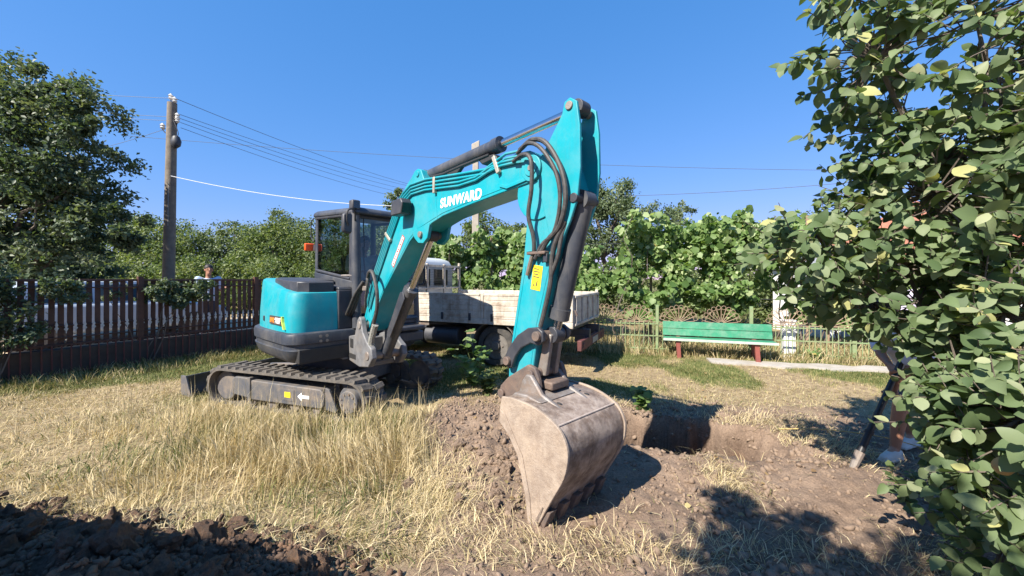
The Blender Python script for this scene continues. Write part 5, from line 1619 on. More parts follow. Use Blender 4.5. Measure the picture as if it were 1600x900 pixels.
for qi, (v, f_) in enumerate(QL):
    for si, sh in enumerate((0.12, 0.3, 0.45, 0.6, 0.75, 1.0)):
        V_ = np.array(v)
        me = raw_mesh('leaf', V_, np.array(f_).ravel(), np.arange(0, len(f_) * 3, 3), np.full(len(v), sh))
        me.materials.append(LV_QUIN)
        me.polygons.foreach_set('use_smooth', np.ones(len(f_), dtype=bool))
        LEAFM.append((qi, sh, me))
for i in big:
    qi = int(i) % 6
    me = min((e for e in LEAFM if e[0] == qi), key=lambda e: abs(e[1] - lsh[i]))[2]
    o = link('leaf', me, None, quince)
    s = lsz[i]
    o.matrix_local = Matrix(((*(lx[i][0] * s, ly[i][0] * s, lz[i][0] * s), lp[i][0]), (lx[i][1] * s, ly[i][1] * s, lz[i][1] * s, lp[i][1]), (lx[i][2] * s, ly[i][2] * s, lz[i][2] * s, lp[i][2]), (0, 0, 0, 1)))
Vs, Ls, Ss, base_i = [], [], [], 0
for qi, (v, f_) in enumerate(QL):
    sel = rest[rest % 6 == qi]
    T = np.array(v)
    V_ = lp[sel][:, None, :] + lsz[sel][:, None, None] * (T[None, :, 0:1] * lx[sel][:, None, :] + T[None, :, 1:2] * ly[sel][:, None, :] + T[None, :, 2:3] * lz[sel][:, None, :])
    Ls.append((np.array(f_)[None] + (base_i + np.arange(len(sel)) * len(T))[:, None, None]).ravel())
    Vs.append(V_.reshape(-1, 3))
    Ss.append(np.repeat(lsh[sel], len(T)))
    base_i += len(sel) * len(T)
loops = np.concatenate(Ls)
qm = raw_mesh('crown', np.concatenate(Vs), loops, np.arange(0, len(loops), 3), np.concatenate(Ss))
qm.polygons.foreach_set('use_smooth', np.ones(len(qm.polygons), dtype=bool))
qc = link('crown', qm, LV_QUIN, quince)
qc['kind'] = 'stuff'
tw_b.build('branches', BARK, quince)
QF = mat('quince_skin', (0.50, 0.33, 0.12), (0.42, 0.24, 0.08), 6, 0.6, bump=0.1)
for (x, y, z, r_) in ((2.07, 1.62, 0.86, 0.032),):
    f = B()
    f.loft([[(x - QB.x + rr * r_ * math.cos(2 * math.pi * k / 12), y - QB.y + rr * r_ * math.sin(2 * math.pi * k / 12), z + h * r_) for k in range(12)] for rr, h in ((0.12, -1.1), (0.6, -0.95), (0.98, -0.4), (1.02, 0.1), (0.75, 0.7), (0.4, 1.1), (0.12, 1.15))])
    f.build('quince_fruit', QF, quince)

#@@HOUSES
# ------------------------------------------------------------------ neighbour's house behind the quince
TILE = mat('terracotta_tile', (0.42, 0.17, 0.10), (0.32, 0.13, 0.08), 6, 0.85, bump=0.2, c3=(0.22, 0.12, 0.09), amt3=0.5)
LIME = mat('whitewash', (0.78, 0.77, 0.75), (0.68, 0.67, 0.65), 3, 0.9, bump=0.1)
house = thing('village_house', 'white house with a terracotta tile roof glimpsed through the quince leaves', 'house', (17.8, 13.5, 0))
hw = B()
hw.box(-4.6, 4.6, -1.6, 4.0, -0.1, 2.3)
hw.build('wall', LIME, house)
for x in (-3.6, -1.0, 1.6):
    wf = B().box(x, x + 1.0, -1.65, -1.605, 0.95, 2.0).build('window', mat('blue_grey_frame', (0.25, 0.32, 0.42)), house, bevel=0.01)
    B().box(x + 0.08, x + 0.46, -1.662, -1.652, 1.03, 1.92).build('pane', CARGLASS, wf, smooth=0)
    B().box(x + 0.54, x + 0.92, -1.662, -1.652, 1.03, 1.92).build('pane', CARGLASS, wf, smooth=0)
B().cyl((-4.45, -1.68, 0), (-4.45, -1.68, 2.3), 0.05).build('downpipe', mat('blue_grey_frame', (0.25, 0.32, 0.42)), house)
rf_ = B()
rf_.loft([[(-4.9, -2.0, 2.22), (4.9, -2.0, 2.22), (4.9, 4.4, 2.22), (-4.9, 4.4, 2.22)], [(-4.9, -2.0, 2.30), (4.9, -2.0, 2.30), (4.9, 4.4, 2.30), (-4.9, 4.4, 2.30)], [(-2.4, 1.2, 4.6), (2.4, 1.2, 4.6), (2.4, 1.3, 4.6), (-2.4, 1.3, 4.6)]])
ro = rf_.build('roof', TILE, house)
for k in range(13):     # courses of tiles on the slope that faces the garden
    t0, t1 = k / 13, (k + 1) / 13
    y0, y1 = -2.02 + 3.2 * t0, -2.02 + 3.2 * t1 + 0.03
    z0, z1 = 2.30 + 2.3 * t0 + 0.05, 2.30 + 2.3 * t1 + 0.035
    xh = 4.85 - 2.5 * t0
    B().add([(-xh, y0, z0), (xh, y0, z0), (xh - 0.19, y1, z1), (-xh + 0.19, y1, z1), (-xh, y0, z0 - 0.03), (xh, y0, z0 - 0.03), (xh - 0.19, y1, z1 - 0.03), (-xh + 0.19, y1, z1 - 0.03)],
            [(0, 1, 2, 3), (7, 6, 5, 4), (0, 4, 5, 1), (1, 5, 6, 2), (2, 6, 7, 3), (3, 7, 4, 0)]).build('tile_course', TILE, ro, smooth=0)
wallw = thing('gate_pier', 'small white gate pier behind the right end of the bench', 'pier', (5.75, 8.0, 0), gang)
B().box(-0.11, 0.11, -0.08, 0.08, 0, 0.76).build('panel', LIME, wallw, bevel=0.01)
B().box(-0.13, 0.13, -0.10, 0.10, 0.761, 0.80).build('coping', LIME, wallw, bevel=0.01)
shed = thing('white_outbuilding', 'small white outbuilding between the vine and the quince', 'building', (9.6, 11.6, 0))
B().box(-0.9, 0.9, -0.8, 1.2, -0.1, 2.05).build('wall', LIME, shed)
B().prism([(-1.05, 2.0), (1.05, 2.0), (1.05, 2.08), (0, 2.5), (-1.05, 2.08)], -0.95, 1.35).build('roof', mat('grey_sheet', (0.3, 0.3, 0.31)), shed)
B().box(-0.35, 0.25, -0.84, -0.805, 0.0, 1.7).build('door', mat('blue_grey_frame', (0.25, 0.32, 0.42)), shed, bevel=0.01)

# the house behind the photographer, whose eave shades the soil heap
h2 = thing('farmhouse', 'plastered farmhouse behind the viewer that shades the soil heap', 'house', (-4.7, -0.10, 0), math.atan2(0.13 - 0.85, -2.86 + 6.0))
B().box(-3.5, 1.5, -6.0, -0.55, -0.1, 2.75).build('wall', LIME, h2)
B().add([(-4.0, 0.25, 2.9), (1.95, 0.25, 2.9), (1.95, -6.7, 2.9), (-4.0, -6.7, 2.9), (-4.0, 0.25, 3.0), (1.95, 0.25, 3.0), (1.95, -6.7, 3.0), (-4.0, -6.7, 3.0), (-4.0, -3.2, 4.6), (1.95, -3.2, 4.6)],
        [(3, 2, 1, 0), (0, 1, 5, 4), (2, 3, 7, 6), (4, 5, 9, 8), (6, 7, 8, 9), (1, 2, 6, 9, 5), (3, 0, 4, 8, 7)]).build('roof', TILE, h2, smooth=0)
tree('yard_tree', 'tree behind the viewer whose branches shade the right foreground', (-1.3, -1.6, 0),
     [((-0.75, 0.15, 3.15), (0.40, 0.35, 0.35)), ((-0.40, -0.05, 3.1), (0.20, 0.2, 0.2)), ((-1.3, -1.3, 3.8), (0.9, 0.8, 0.7))], 5200, (0.06, 0.10), LV_MID, 0.09, 70, 0.3)

#@@PEOPLE
# ------------------------------------------------------------------ people
SKIN = mat('tanned_skin', (0.40, 0.20, 0.12), (0.34, 0.165, 0.10), 10, 0.55, bump=0.02)
HAIR = mat('dark_hair', (0.02, 0.016, 0.013), (0.03, 0.022, 0.018), 40, 0.6, bump=0.3)
def capsule(b, p0, p1, r0, r1, seg=12):
    p0, p1 = Vector(p0), Vector(p1)
    ax = p1 - p0
    q = (ax if ax.length > 1e-5 else Vector((0, 0, 1))).to_track_quat('Z', 'Y')
    L = ax.length
    rings = []
    for a in (-85, -55, -25, 0):
        rings.append((r0 * math.cos(R(a)), r0 * math.sin(R(a))))
    for a in (0, 25, 55, 85):
        rings.append((r1 * math.cos(R(a)), L + r1 * math.sin(R(a))))
    b.loft([[p0 + q @ Vector((rr * math.cos(2 * math.pi * k / seg), rr * math.sin(2 * math.pi * k / seg), h)) for k in range(seg)] for rr, h in rings])

def skinned(b, name, m, parent, voxel=0.012, smooth=6):
    o = b.build(name, m, parent, smooth=0)
    md = o.modifiers.new('remesh', 'REMESH')
    md.mode = 'VOXEL'
    md.voxel_size = voxel
    md.use_smooth_shade = True
    sm_ = o.modifiers.new('smooth', 'SMOOTH')
    sm_.iterations = smooth
    sm_.factor = 0.5
    return o

def hand(b, wrist, direc, palm_n, curl=0.5, s=1.0):
    w, d = Vector(wrist), Vector(direc).normalized()
    n = Vector(palm_n)
    n = (n - d * n.dot(d)).normalized()
    side = d.cross(n)
    for k in (-1, 0, 1):
        capsule(b, w + side * 0.018 * k * s, w + d * 0.085 * s + side * 0.026 * k * s, 0.019 * s, 0.015 * s, 8)
    for k, L in enumerate((0.065, 0.078, 0.072, 0.055)):
        p = w + d * 0.09 * s + side * (k - 1.5) * 0.021 * s
        e1 = p + (d * math.cos(curl) + n * math.sin(curl)) * L * 0.5 * s
        e2 = e1 + (d * math.cos(curl * 2.4) + n * math.sin(curl * 2.4)) * L * 0.5 * s
        capsule(b, p, e1, 0.0095 * s, 0.009 * s, 8)
        capsule(b, e1, e2, 0.009 * s, 0.0078 * s, 8)
    p = w + d * 0.03 * s - side * 0.03 * s
    e1 = p + (d * 0.6 - side * 0.7 + n * 0.3).normalized() * 0.035 * s
    capsule(b, p, e1, 0.013 * s, 0.011 * s, 8)
    capsule(b, e1, e1 + (d * 0.9 + n * 0.5).normalized() * 0.035 * s, 0.011 * s, 0.009 * s, 8)

def person(label, base, J, face, shirt, legs, shoes, short_legs=False, group=None, hands=(0.5, 0.5)):
    """J: joint positions relative to base; face: horizontal facing."""
    t = thing('person', label, 'person', base)
    J = {k: Vector(v) for k, v in J.items()}
    f = Vector(face).normalized()
    up = Vector((0, 0, 1))
    rt = f.cross(up).normalized()
    b = B()
    h = J['head']
    capsule(b, J['neck'], h + up * -0.03, 0.055, 0.06)
    b.ball(h + up * 0.03, 0.078, 0.078, 0.105, 16, 12)
    capsule(b, h + f * 0.03 - up * 0.045, h + f * 0.055 - up * 0.075, 0.055, 0.036)
    capsule(b, h + f * 0.082 + up * 0.035, h + f * 0.104 - up * 0.008, 0.010, 0.016, 8)
    for s in (-1, 1):
        capsule(b, h + rt * s * 0.082 + up * 0.015, h + rt * s * 0.084 - up * 0.025, 0.016, 0.012, 8)
    capsule(b, J['chest'], J['neck'], 0.11, 0.055)
    capsule(b, J['pelvis'], J['chest'], 0.13, 0.13)
    for S in ('L', 'R'):
        capsule(b, J['chest'], J['sh' + S], 0.09, 0.058)
        capsule(b, J['sh' + S], J['el' + S], 0.054, 0.041)
        capsule(b, J['el' + S], J['wr' + S], 0.041, 0.027)
        d = J['wr' + S] - J['el' + S]
        hand(b, J['wr' + S] + d.normalized() * 0.01, d, f if abs(d.normalized().dot(f)) < 0.9 else -up, hands[0 if S == 'L' else 1])
        capsule(b, J['pelvis'], J['hi' + S], 0.12, 0.095)
        capsule(b, J['hi' + S], J['kn' + S], 0.088, 0.058)
        capsule(b, J['kn' + S], J['kn' + S].lerp(J['an' + S], 0.35), 0.056, 0.058)
        capsule(b, J['kn' + S].lerp(J['an' + S], 0.35), J['an' + S], 0.058, 0.037)
        capsule(b, J['an' + S], J['an' + S] + f * 0.14 - up * 0.045, 0.037, 0.03)
    skinned(b, 'body', SKIN, t)
    hb_ = B()
    hb_.ball(h + up * 0.052 - f * 0.016, 0.090, 0.090, 0.098, 16, 10)
    hm = hb_.build('hair', HAIR, t)
    for s in (-1, 1):
        B().ball(h + f * 0.086 + rt * s * 0.032 + up * 0.022, 0.010, 0.010, 0.007, 8, 6).build('eye', HAIR, t)
    capsule_b = B()
    capsule(capsule_b, h + f * 0.095 + rt * 0.022 - up * 0.052, h + f * 0.095 - rt * 0.022 - up * 0.052, 0.005, 0.005, 6)
    capsule_b.build('mouth', mat('lip', (0.3, 0.1, 0.08)), t)
    c = B()
    capsule(c, J['pelvis'] + up * 0.0, J['chest'], 0.158, 0.155)
    capsule(c, J['chest'], J['chest'].lerp(J['neck'], 0.55), 0.13, 0.085)
    for S in ('L', 'R'):
        capsule(c, J['chest'], J['sh' + S], 0.115, 0.076)
        capsule(c, J['sh' + S], J['sh' + S].lerp(J['el' + S], 0.75), 0.076, 0.068)
        capsule(c, J['pelvis'], J['hi' + S], 0.145, 0.118)
    skinned(c, 'shirt', shirt, t, 0.016, 5)
    c = B()
    k = 0.85 if short_legs else 1.0
    for S in ('L', 'R'):
        capsule(c, J['pelvis'] - up * 0.05, J['hi' + S], 0.14, 0.115)
        capsule(c, J['hi' + S], J['hi' + S].lerp(J['kn' + S], k), 0.112, 0.084)
        if not short_legs:
            capsule(c, J['kn' + S], J['an' + S], 0.080, 0.062)
    skinned(c, 'shorts' if short_legs else 'trousers', legs, t, 0.016, 4)
    for S in ('L', 'R'):
        c = B()
        a = J['an' + S]
        capsule(c, a + f * -0.03 - up * 0.035, a + f * 0.05 - up * 0.03, 0.045, 0.045)
        capsule(c, a + f * 0.05 - up * 0.035, a + f * 0.17 - up * 0.05, 0.046, 0.036)
        c.box(-0.06, 0.21, -0.045, 0.045, -0.09, -0.065, Matrix.Translation(a) @ Matrix(((f.x, -f.y, 0, 0), (f.y, f.x, 0, 0), (0, 0, 1, 0), (0, 0, 0, 1))))
        skinned(c, 'shoe', shoes, t, 0.012, 3)
    return t

def standing(f, H=1.76, lean=0.0):
    f = Vector(f).normalized()
    r = Vector((f.y, -f.x, 0))
    k = H / 1.76
    J = {'head': f * 0.03 + Vector((0, 0, 1.62)), 'neck': Vector((0, 0, 1.47)), 'chest': Vector((0, 0, 1.27)), 'pelvis': Vector((0, 0, 0.97))}
    for S, s in (('L', -1), ('R', 1)):
        J['sh' + S] = r * 0.19 * s + Vector((0, 0, 1.41))
        J['el' + S] = r * 0.25 * s + Vector((0, 0, 1.12)) - f * 0.03
        J['wr' + S] = r * 0.24 * s + Vector((0, 0, 0.87)) + f * 0.06
        J['hi' + S] = r * 0.09 * s + Vector((0, 0, 0.92))
        J['kn' + S] = r * 0.10 * s + Vector((0, 0, 0.50)) + f * 0.02
        J['an' + S] = r * 0.11 * s + Vector((0, 0, 0.09))
    return {a: v * k for a, v in J.items()}

BLUES = mat('pale_blue_striped_shirt', (0.55, 0.62, 0.72), (0.35, 0.45, 0.60), 9, 0.85)
LAV = mat('pale_lavender_shirt', (0.62, 0.55, 0.68), (0.55, 0.5, 0.62), 6, 0.85)
NAVY = mat('navy_trousers', (0.03, 0.035, 0.06), (0.04, 0.045, 0.07), 6, 0.9)
GREYS = mat('grey_shorts', (0.12, 0.115, 0.11), (0.09, 0.09, 0.088), 6, 0.9)
WSHIRT = mat('pale_blue_white_shirt', (0.60, 0.66, 0.76), (0.52, 0.58, 0.70), 5, 0.85)
OPSH = mat('teal_grey_work_shirt', (0.22, 0.36, 0.38), (0.45, 0.47, 0.48), 7, 0.85)
SNEAK = mat('dusty_white_sneaker', (0.6, 0.57, 0.52), (0.48, 0.44, 0.38), 12, 0.8)
DSHOE = mat('dark_shoe', (0.03, 0.027, 0.025), (0.05, 0.045, 0.04), 10, 0.7)

jf = standing((0.75, -0.65, 0), 1.86)
jf['elR'] = jf['shR'] + Vector((0.02, -0.04, -0.28)); jf['wrR'] = jf['elR'] + Vector((0.15, -0.16, 0.08))
jf['elL'] = jf['shL'] + Vector((0.04, 0.02, -0.28)); jf['wrL'] = jf['elL'] + Vector((0.18, -0.12, 0.06))
person('man in a pale blue shirt standing on the road behind the picket fence', (-7.55, 9.55, 0.16), jf, (0.75, -0.65, 0), BLUES, NAVY, DSHOE)
person('person in lavender shirt and dark trousers standing on the path behind the quince', (7.25, 7.15, 0.02), standing((-1, -0.1, 0), 1.72), (-1, -0.1, 0), LAV, NAVY, DSHOE)

# stooping helper with a tool, mostly hidden by the quince
js = {'head': (-0.08, -0.05, 1.34), 'neck': (0.05, 0.02, 1.24), 'chest': (0.18, 0.08, 1.10), 'pelvis': (0.46, 0.20, 0.84),
      'shL': (0.02, -0.12, 1.14), 'shR': (0.12, 0.24, 1.18), 'elL': (0.04, -0.16, 0.88), 'wrL': (-0.05, -0.11, 0.72), 'elR': (0.04, 0.12, 0.94), 'wrR': (-0.01, -0.02, 0.86),
      'hiL': (0.42, 0.10, 0.80), 'hiR': (0.48, 0.29, 0.80), 'knL': (0.12, 0.02, 0.50), 'anL': (0.10, 0.05, 0.09), 'knR': (0.40, 0.30, 0.46), 'anR': (0.56, 0.34, 0.09)}
person('stooping person in shorts and white sneakers holding a black bar behind the quince', (3.36, 3.42, 0.02), js, (-0.9, -0.35, 0), WSHIRT, GREYS, SNEAK, True, hands=(0.9, 0.9))
tool = thing('digging_bar', 'long black digging bar with a grey steel tip stuck in the soil', 'tool', (2.86, 3.22, gz(2.86, 3.22)))
tp = Vector((0.52, 0.10, 0.90))
B().tube([tp * 0.10, tp * 0.5, tp], 0.026, seg=12, r_end=0.022).build('shaft', mat('black_tool_paint', (0.012, 0.012, 0.014), (0.025, 0.024, 0.024), 12, 0.45), tool)
B().tube([tp * -0.03, tp * 0.03, tp * 0.14], 0.022, seg=10, r_end=0.036).build('tip', STEEL, tool)
B().tube([tp * 0.30, tp * 0.33], 0.031, seg=12).build('collar', BLACK, tool)

# operator seated in the cab
inv = Matrix.Translation(EX) @ UP
def U(x, y, z):
    return inv @ Vector((x, y, z))
ob = U(0.0, 0.39, 0)
oj = {k: U(*v) - ob for k, v in {
    'head': (0.05, 0.40, 2.20), 'neck': (0.0, 0.39, 2.05), 'chest': (-0.02, 0.39, 1.84), 'pelvis': (-0.03, 0.39, 1.53),
    'shL': (0.0, 0.58, 1.98), 'shR': (0.0, 0.20, 1.98), 'elL': (0.26, 0.72, 1.82), 'wrL': (0.62, 0.90, 1.82), 'elR': (0.16, 0.08, 1.74), 'wrR': (0.42, 0.12, 1.76),
    'hiL': (0.0, 0.49, 1.51), 'hiR': (0.0, 0.29, 1.51), 'knL': (0.42, 0.52, 1.52), 'knR': (0.42, 0.26, 1.52), 'anL': (0.50, 0.50, 1.15), 'anR': (0.50, 0.28, 1.15)}.items()}
person('operator in a teal and grey shirt seated at the levers inside the cab', ob, oj, (0.714, -0.70, 0), OPSH, NAVY, DSHOE, hands=(0.8, 0.6))

# ------------------------------------------------------------------ car on the road behind the fence
CARP = mat('silver_blue_car_paint', (0.42, 0.48, 0.55), (0.38, 0.44, 0.52), 3, 0.3, coat=0.4)
car = thing('parked_car', 'silver blue hatchback parked on the road, seen between the fence pickets', 'car', (-9.7, 9.4, 0.19), math.atan2(fd[1], fd[0]))
body = B()
cprof = [(-2.0, 0.28), (2.0, 0.26), (2.05, 0.50), (1.98, 0.72), (1.1, 0.90), (-1.95, 0.94), (-2.05, 0.80), (-2.06, 0.45)]
body.prism(cprof, -0.82, 0.82)
cbod = body.build('car_body', CARP, car, bevel=0.07, seg=3)
ck = B()
ck.loft([[(-1.95, -0.78, 0.90), (1.05, -0.78, 0.88), (1.05, 0.78, 0.88), (-1.95, 0.78, 0.90)], [(-1.55, -0.62, 1.38), (0.25, -0.62, 1.40), (0.25, 0.62, 1.40), (-1.55, 0.62, 1.38)], [(-1.4, -0.55, 1.43), (0.1, -0.55, 1.45), (0.1, 0.55, 1.45), (-1.4, 0.55, 1.43)]])
ck.build('cabin', CARP, car, bevel=0.03)
for s in (-1, 1):
    for a, c in ((-1.5, -0.55), (-0.45, 0.55)):
        B().add([(a, s * 0.775, 0.96), (c, s * 0.775, 0.95), (min(c, 0.2), s * 0.645, 1.34), (max(a, -1.35), s * 0.645, 1.33)], [(0, 1, 2, 3)]).build('side_window', CARGLASS, car, smooth=0)
    B().box(-2.085, -2.0, s * 0.66 - 0.10, s * 0.66 + 0.10, 0.68, 0.86).build('tail_light', REDLENS, car, bevel=0.02)
    B().box(1.96, 2.06, s * 0.60 - 0.15, s * 0.60 + 0.15, 0.56, 0.68).build('headlight', glassmat('lamp_glass'), car, bevel=0.02)
    B().box(0.55, 0.72, s * 0.92 - 0.07, s * 0.92 + 0.07, 0.94, 1.06).build('mirror', CARP, car, bevel=0.02)
    for x in (-1.25, 1.28):
        w = B().cyl((x, s * 0.66, 0.30), (x, s * 0.84, 0.30), 0.31, seg=24).build('wheel', TYRE, car, bevel=0.02)
        B().cyl((x, s * 0.835, 0.30), (x, s * 0.852, 0.30), 0.19, seg=20).build('rim', RIM, w)
B().add([(1.0, -0.66, 0.93), (1.0, 0.66, 0.93), (0.30, 0.55, 1.37), (0.30, -0.55, 1.37)], [(0, 1, 2, 3)]).build('windscreen', CARGLASS, car, smooth=0)
B().add([(-1.93, -0.66, 0.97), (-1.93, 0.66, 0.97), (-1.58, 0.55, 1.36), (-1.58, -0.55, 1.36)], [(0, 1, 2, 3)]).build('rear_window', CARGLASS, car, smooth=0)

#@@GRASS
# ------------------------------------------------------------------ soil clods
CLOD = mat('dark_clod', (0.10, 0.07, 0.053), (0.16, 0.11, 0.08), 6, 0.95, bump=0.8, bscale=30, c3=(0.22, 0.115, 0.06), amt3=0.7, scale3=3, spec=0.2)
CLODL = mat('dry_clod', (0.20, 0.145, 0.108), (0.28, 0.205, 0.15), 6, 0.95, bump=0.7, bscale=40, spec=0.2)
def clod_mesh(seed, sub=3, m=CLOD):
    bm = bmesh.new()
    bmesh.ops.create_icosphere(bm, subdivisions=sub, radius=1.0)
    for v in bm.verts:
        p = v.co * 1.1 + Vector((seed * 7.3, seed * 3.1, 0))
        k = 1 + 0.50 * noise.noise(p) + 0.34 * noise.noise(p * 2.4) + 0.22 * noise.noise(p * 5.5) + 0.10 * noise.noise(p * 11)
        v.co = Vector((v.co.x * k * 1.15, v.co.y * k, v.co.z * k * 0.75))
    me = bpy.data.meshes.new('clod')
    bm.to_mesh(me)
    bm.free()
    me.materials.append(m)
    return me
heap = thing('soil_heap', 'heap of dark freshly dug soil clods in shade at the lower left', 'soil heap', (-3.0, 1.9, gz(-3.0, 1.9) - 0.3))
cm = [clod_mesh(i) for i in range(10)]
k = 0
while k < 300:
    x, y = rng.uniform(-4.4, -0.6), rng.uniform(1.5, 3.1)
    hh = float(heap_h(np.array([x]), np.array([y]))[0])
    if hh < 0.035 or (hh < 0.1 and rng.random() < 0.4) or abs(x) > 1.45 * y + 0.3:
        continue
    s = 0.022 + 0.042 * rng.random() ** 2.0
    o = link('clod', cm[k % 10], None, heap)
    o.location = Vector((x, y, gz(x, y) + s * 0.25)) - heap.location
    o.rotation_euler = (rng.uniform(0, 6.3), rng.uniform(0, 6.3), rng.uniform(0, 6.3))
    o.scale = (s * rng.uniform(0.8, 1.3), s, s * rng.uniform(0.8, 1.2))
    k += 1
def crumbs(name, xs, ys, sz, m, parent=None):
    c0 = clod_mesh(33, 1)
    T = [tuple(v.co) for v in c0.vertices]
    F_ = [tuple(p.vertices) for p in c0.polygons]
    n = len(xs)
    pos = np.stack([xs, ys, ground_h(xs, ys) + sz * 0.2], 1)
    if parent is not None:
        pos = pos - np.array(parent.location)
    X = unit(rng.normal(size=(n, 3)))
    Y = unit(np.cross(rng.normal(size=(n, 3)), X))
    me = instance_mesh(name, T, F_, pos, X, Y, np.cross(X, Y), sz, rng.random(n))
    o = link(name, me, m, parent)
    o['kind'] = 'stuff'
    return o
x = rng.uniform(-4.8, -0.3, 34000); y = rng.uniform(1.45, 3.2, 34000)
hk = heap_h(x, y)
kp = hk > 0.02 + 0.1 * rng.random(len(x))
x, y = x[kp][:15000], y[kp][:15000]
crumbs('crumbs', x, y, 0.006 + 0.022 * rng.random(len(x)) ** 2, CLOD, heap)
x = rng.uniform(-1.1, 4.2, 16000); y = rng.uniform(2.0, 5.4, 16000)
kp = (soil_mask(x, y) * (0.35 + 0.65 * (fbm(x, y, 1.6, 77, 3) > 0.0))) > rng.random(len(x))
x, y = x[kp][:7500], y[kp][:7500]
o = crumbs('soil_crumbs', x, y, 0.004 + 0.020 * rng.random(len(x)) ** 3, CLODL)
tag(o, 'dry brown soil crumbs strewn over the dug ground', 'soil', kind='stuff')
clump = thing('soil_spoil', 'loose brown spoil lumps between the tall grass and the bucket', 'soil heap', (-0.2, 3.6, gz(-0.2, 3.6) - 0.1))
cl2 = [clod_mesh(20 + i, 3, CLODL) for i in range(6)]
for k in range(90):
    x, y = rng.normal(-0.18, 0.30), rng.normal(3.7, 0.75)
    if y < 2.3 or (x > 0.15 and y < 3.3):
        continue
    s = 0.018 + 0.045 * rng.random() ** 2
    o = link('clod', cl2[k % 6], None, clump)
    o.location = Vector((x, y, gz(x, y) + s * 0.2)) - clump.location
    o.rotation_euler = (rng.uniform(0, 6.3), rng.uniform(0, 6.3), rng.uniform(0, 6.3))
    o.scale = (s, s, s)

x = rng.uniform(-1.0, 4.0, 5200); y = rng.uniform(2.0, 5.2, 5200)
kp = (soil_mask(x, y) * np.clip(0.25 + fbm(x, y, 1.1, 87, 3) + 1.2 * (pit_depth(x, y) > 0.1), 0, 1)) > rng.random(len(x))
kp &= ~((x > 0.3) & (x < 1.3) & (y > 2.3) & (y < 3.3))
x, y = x[kp][:1300], y[kp][:1300]
o = crumbs('soil_lumps', x, y, 0.012 + 0.030 * rng.random(len(x)) ** 2, CLODL)
tag(o, 'loose soil lumps scattered round the pit', 'soil', kind='stuff')
# pale roots and twigs torn out of the pit wall
tw = thing('root_twigs', 'pale broken roots sticking out of the pit wall', 'roots', (1.9, 4.3, 0))
for k in range(9):
    x0, y0 = random.uniform(-0.6, 0.8), random.uniform(-0.25, 0.35)
    z0 = gz(1.9 + x0, 4.3 + y0)
    B().tube(bez([(x0, y0, z0), (x0 + random.uniform(-0.05, 0.05), y0 - 0.05, z0 + 0.05), (x0 + random.uniform(-0.12, 0.12), y0 - 0.10, z0 + random.uniform(0.01, 0.09))], 8), 0.005, seg=5, r_end=0.002).build('root', mat('pale_root', (0.45, 0.35, 0.24)), tw)
# fallen leaves
n = 550
x = rng.uniform(-0.5, 7.5, n); y = rng.uniform(2.3, 8.6, n)
kp = pit_depth(x, y) < 0.1
x, y = x[kp], y[kp]
n = len(x)
X = unit(np.stack([rng.normal(size=n), rng.normal(size=n), 0.15 * rng.normal(size=n)], 1))
Nn = np.stack([0.3 * rng.normal(size=n), 0.3 * rng.normal(size=n), np.ones(n)], 1)
Y = unit(np.cross(Nn, X))
DRYL = leafmat('fallen_leaf', [(0.0, (0.16, 0.10, 0.05)), (0.6, (0.30, 0.20, 0.09)), (1.0, (0.40, 0.33, 0.15))], 0.2, 0.7)
o = link('fallen_leaves', instance_mesh('fallen_leaves', LEAF_V[0], LEAF_V[1], np.stack([x, y, ground_h(x, y) + 0.02], 1), X, Y, np.cross(X, Y), 0.018 + 0.026 * rng.random(n), rng.random(n)), DRYL)
tag(o, 'brown and yellow fallen leaves scattered over soil and turf', 'leaves', kind='stuff')
# ------------------------------------------------------------------ grass
GRASS = leafmat('field_grass', [(0.0, (0.085, 0.125, 0.035)), (0.28, (0.22, 0.22, 0.085)), (0.55, (0.45, 0.36, 0.19)), (1.0, (0.70, 0.59, 0.38))], 0.25, 0.7, 0.2, tint=(1.05, 1.0, 0.75))
def blades(name, x, y, h, lean, width, shade, label, cat='grass', z=None, wind=(0.5, 0.15), flat=0.0):
    n = len(x)
    z = ground_h(x, y) if z is None else z
    a = rng.uniform(0, 2 * math.pi, n)
    sw = 4.0 * fbm(x, y, 2.3, 131, 3)
    dirx, diry = np.cos(a) + wind[0] * 2 * np.cos(sw), np.sin(a) + wind[0] * 2 * np.sin(sw)
    l = np.hypot(dirx, diry) + 1e-6
    dirx, diry = dirx / l, diry / l
    b_ = rng.uniform(0, 2 * math.pi, n)
    sx, sy = np.cos(b_) * width * 0.5, np.sin(b_) * width * 0.5
    V = np.zeros((n, 5, 3))
    hz = h * np.sqrt(np.maximum(0.003, 1 - np.clip(lean, 0, 0.998) ** 2))
    hx = h * np.clip(lean, 0, 0.998)
    V[:, 0] = np.stack([x - sx, y - sy, z - 0.01], 1)
    V[:, 1] = np.stack([x + sx, y + sy, z - 0.01], 1)
    V[:, 2] = np.stack([x - sx * 0.8 + dirx * hx * 0.35, y - sy * 0.8 + diry * hx * 0.35, z + hz * 0.62], 1)
    V[:, 3] = np.stack([x + sx * 0.8 + dirx * hx * 0.35, y + sy * 0.8 + diry * hx * 0.35, z + hz * 0.62], 1)
    V[:, 4] = np.stack([x + dirx * hx, y + diry * hx, z + hz * (1 - flat)], 1)
    F_ = np.array([(0, 1, 3), (0, 3, 2), (2, 3, 4)])
    loops = (F_[None] + (np.arange(n) * 5)[:, None, None]).ravel()
    me = raw_mesh(name, V.reshape(-1, 3), loops, np.arange(0, len(loops), 3), np.repeat(np.clip(shade, 0, 1), 5))
    o = link(name, me, GRASS)
    return tag(o, label, cat, kind='stuff')

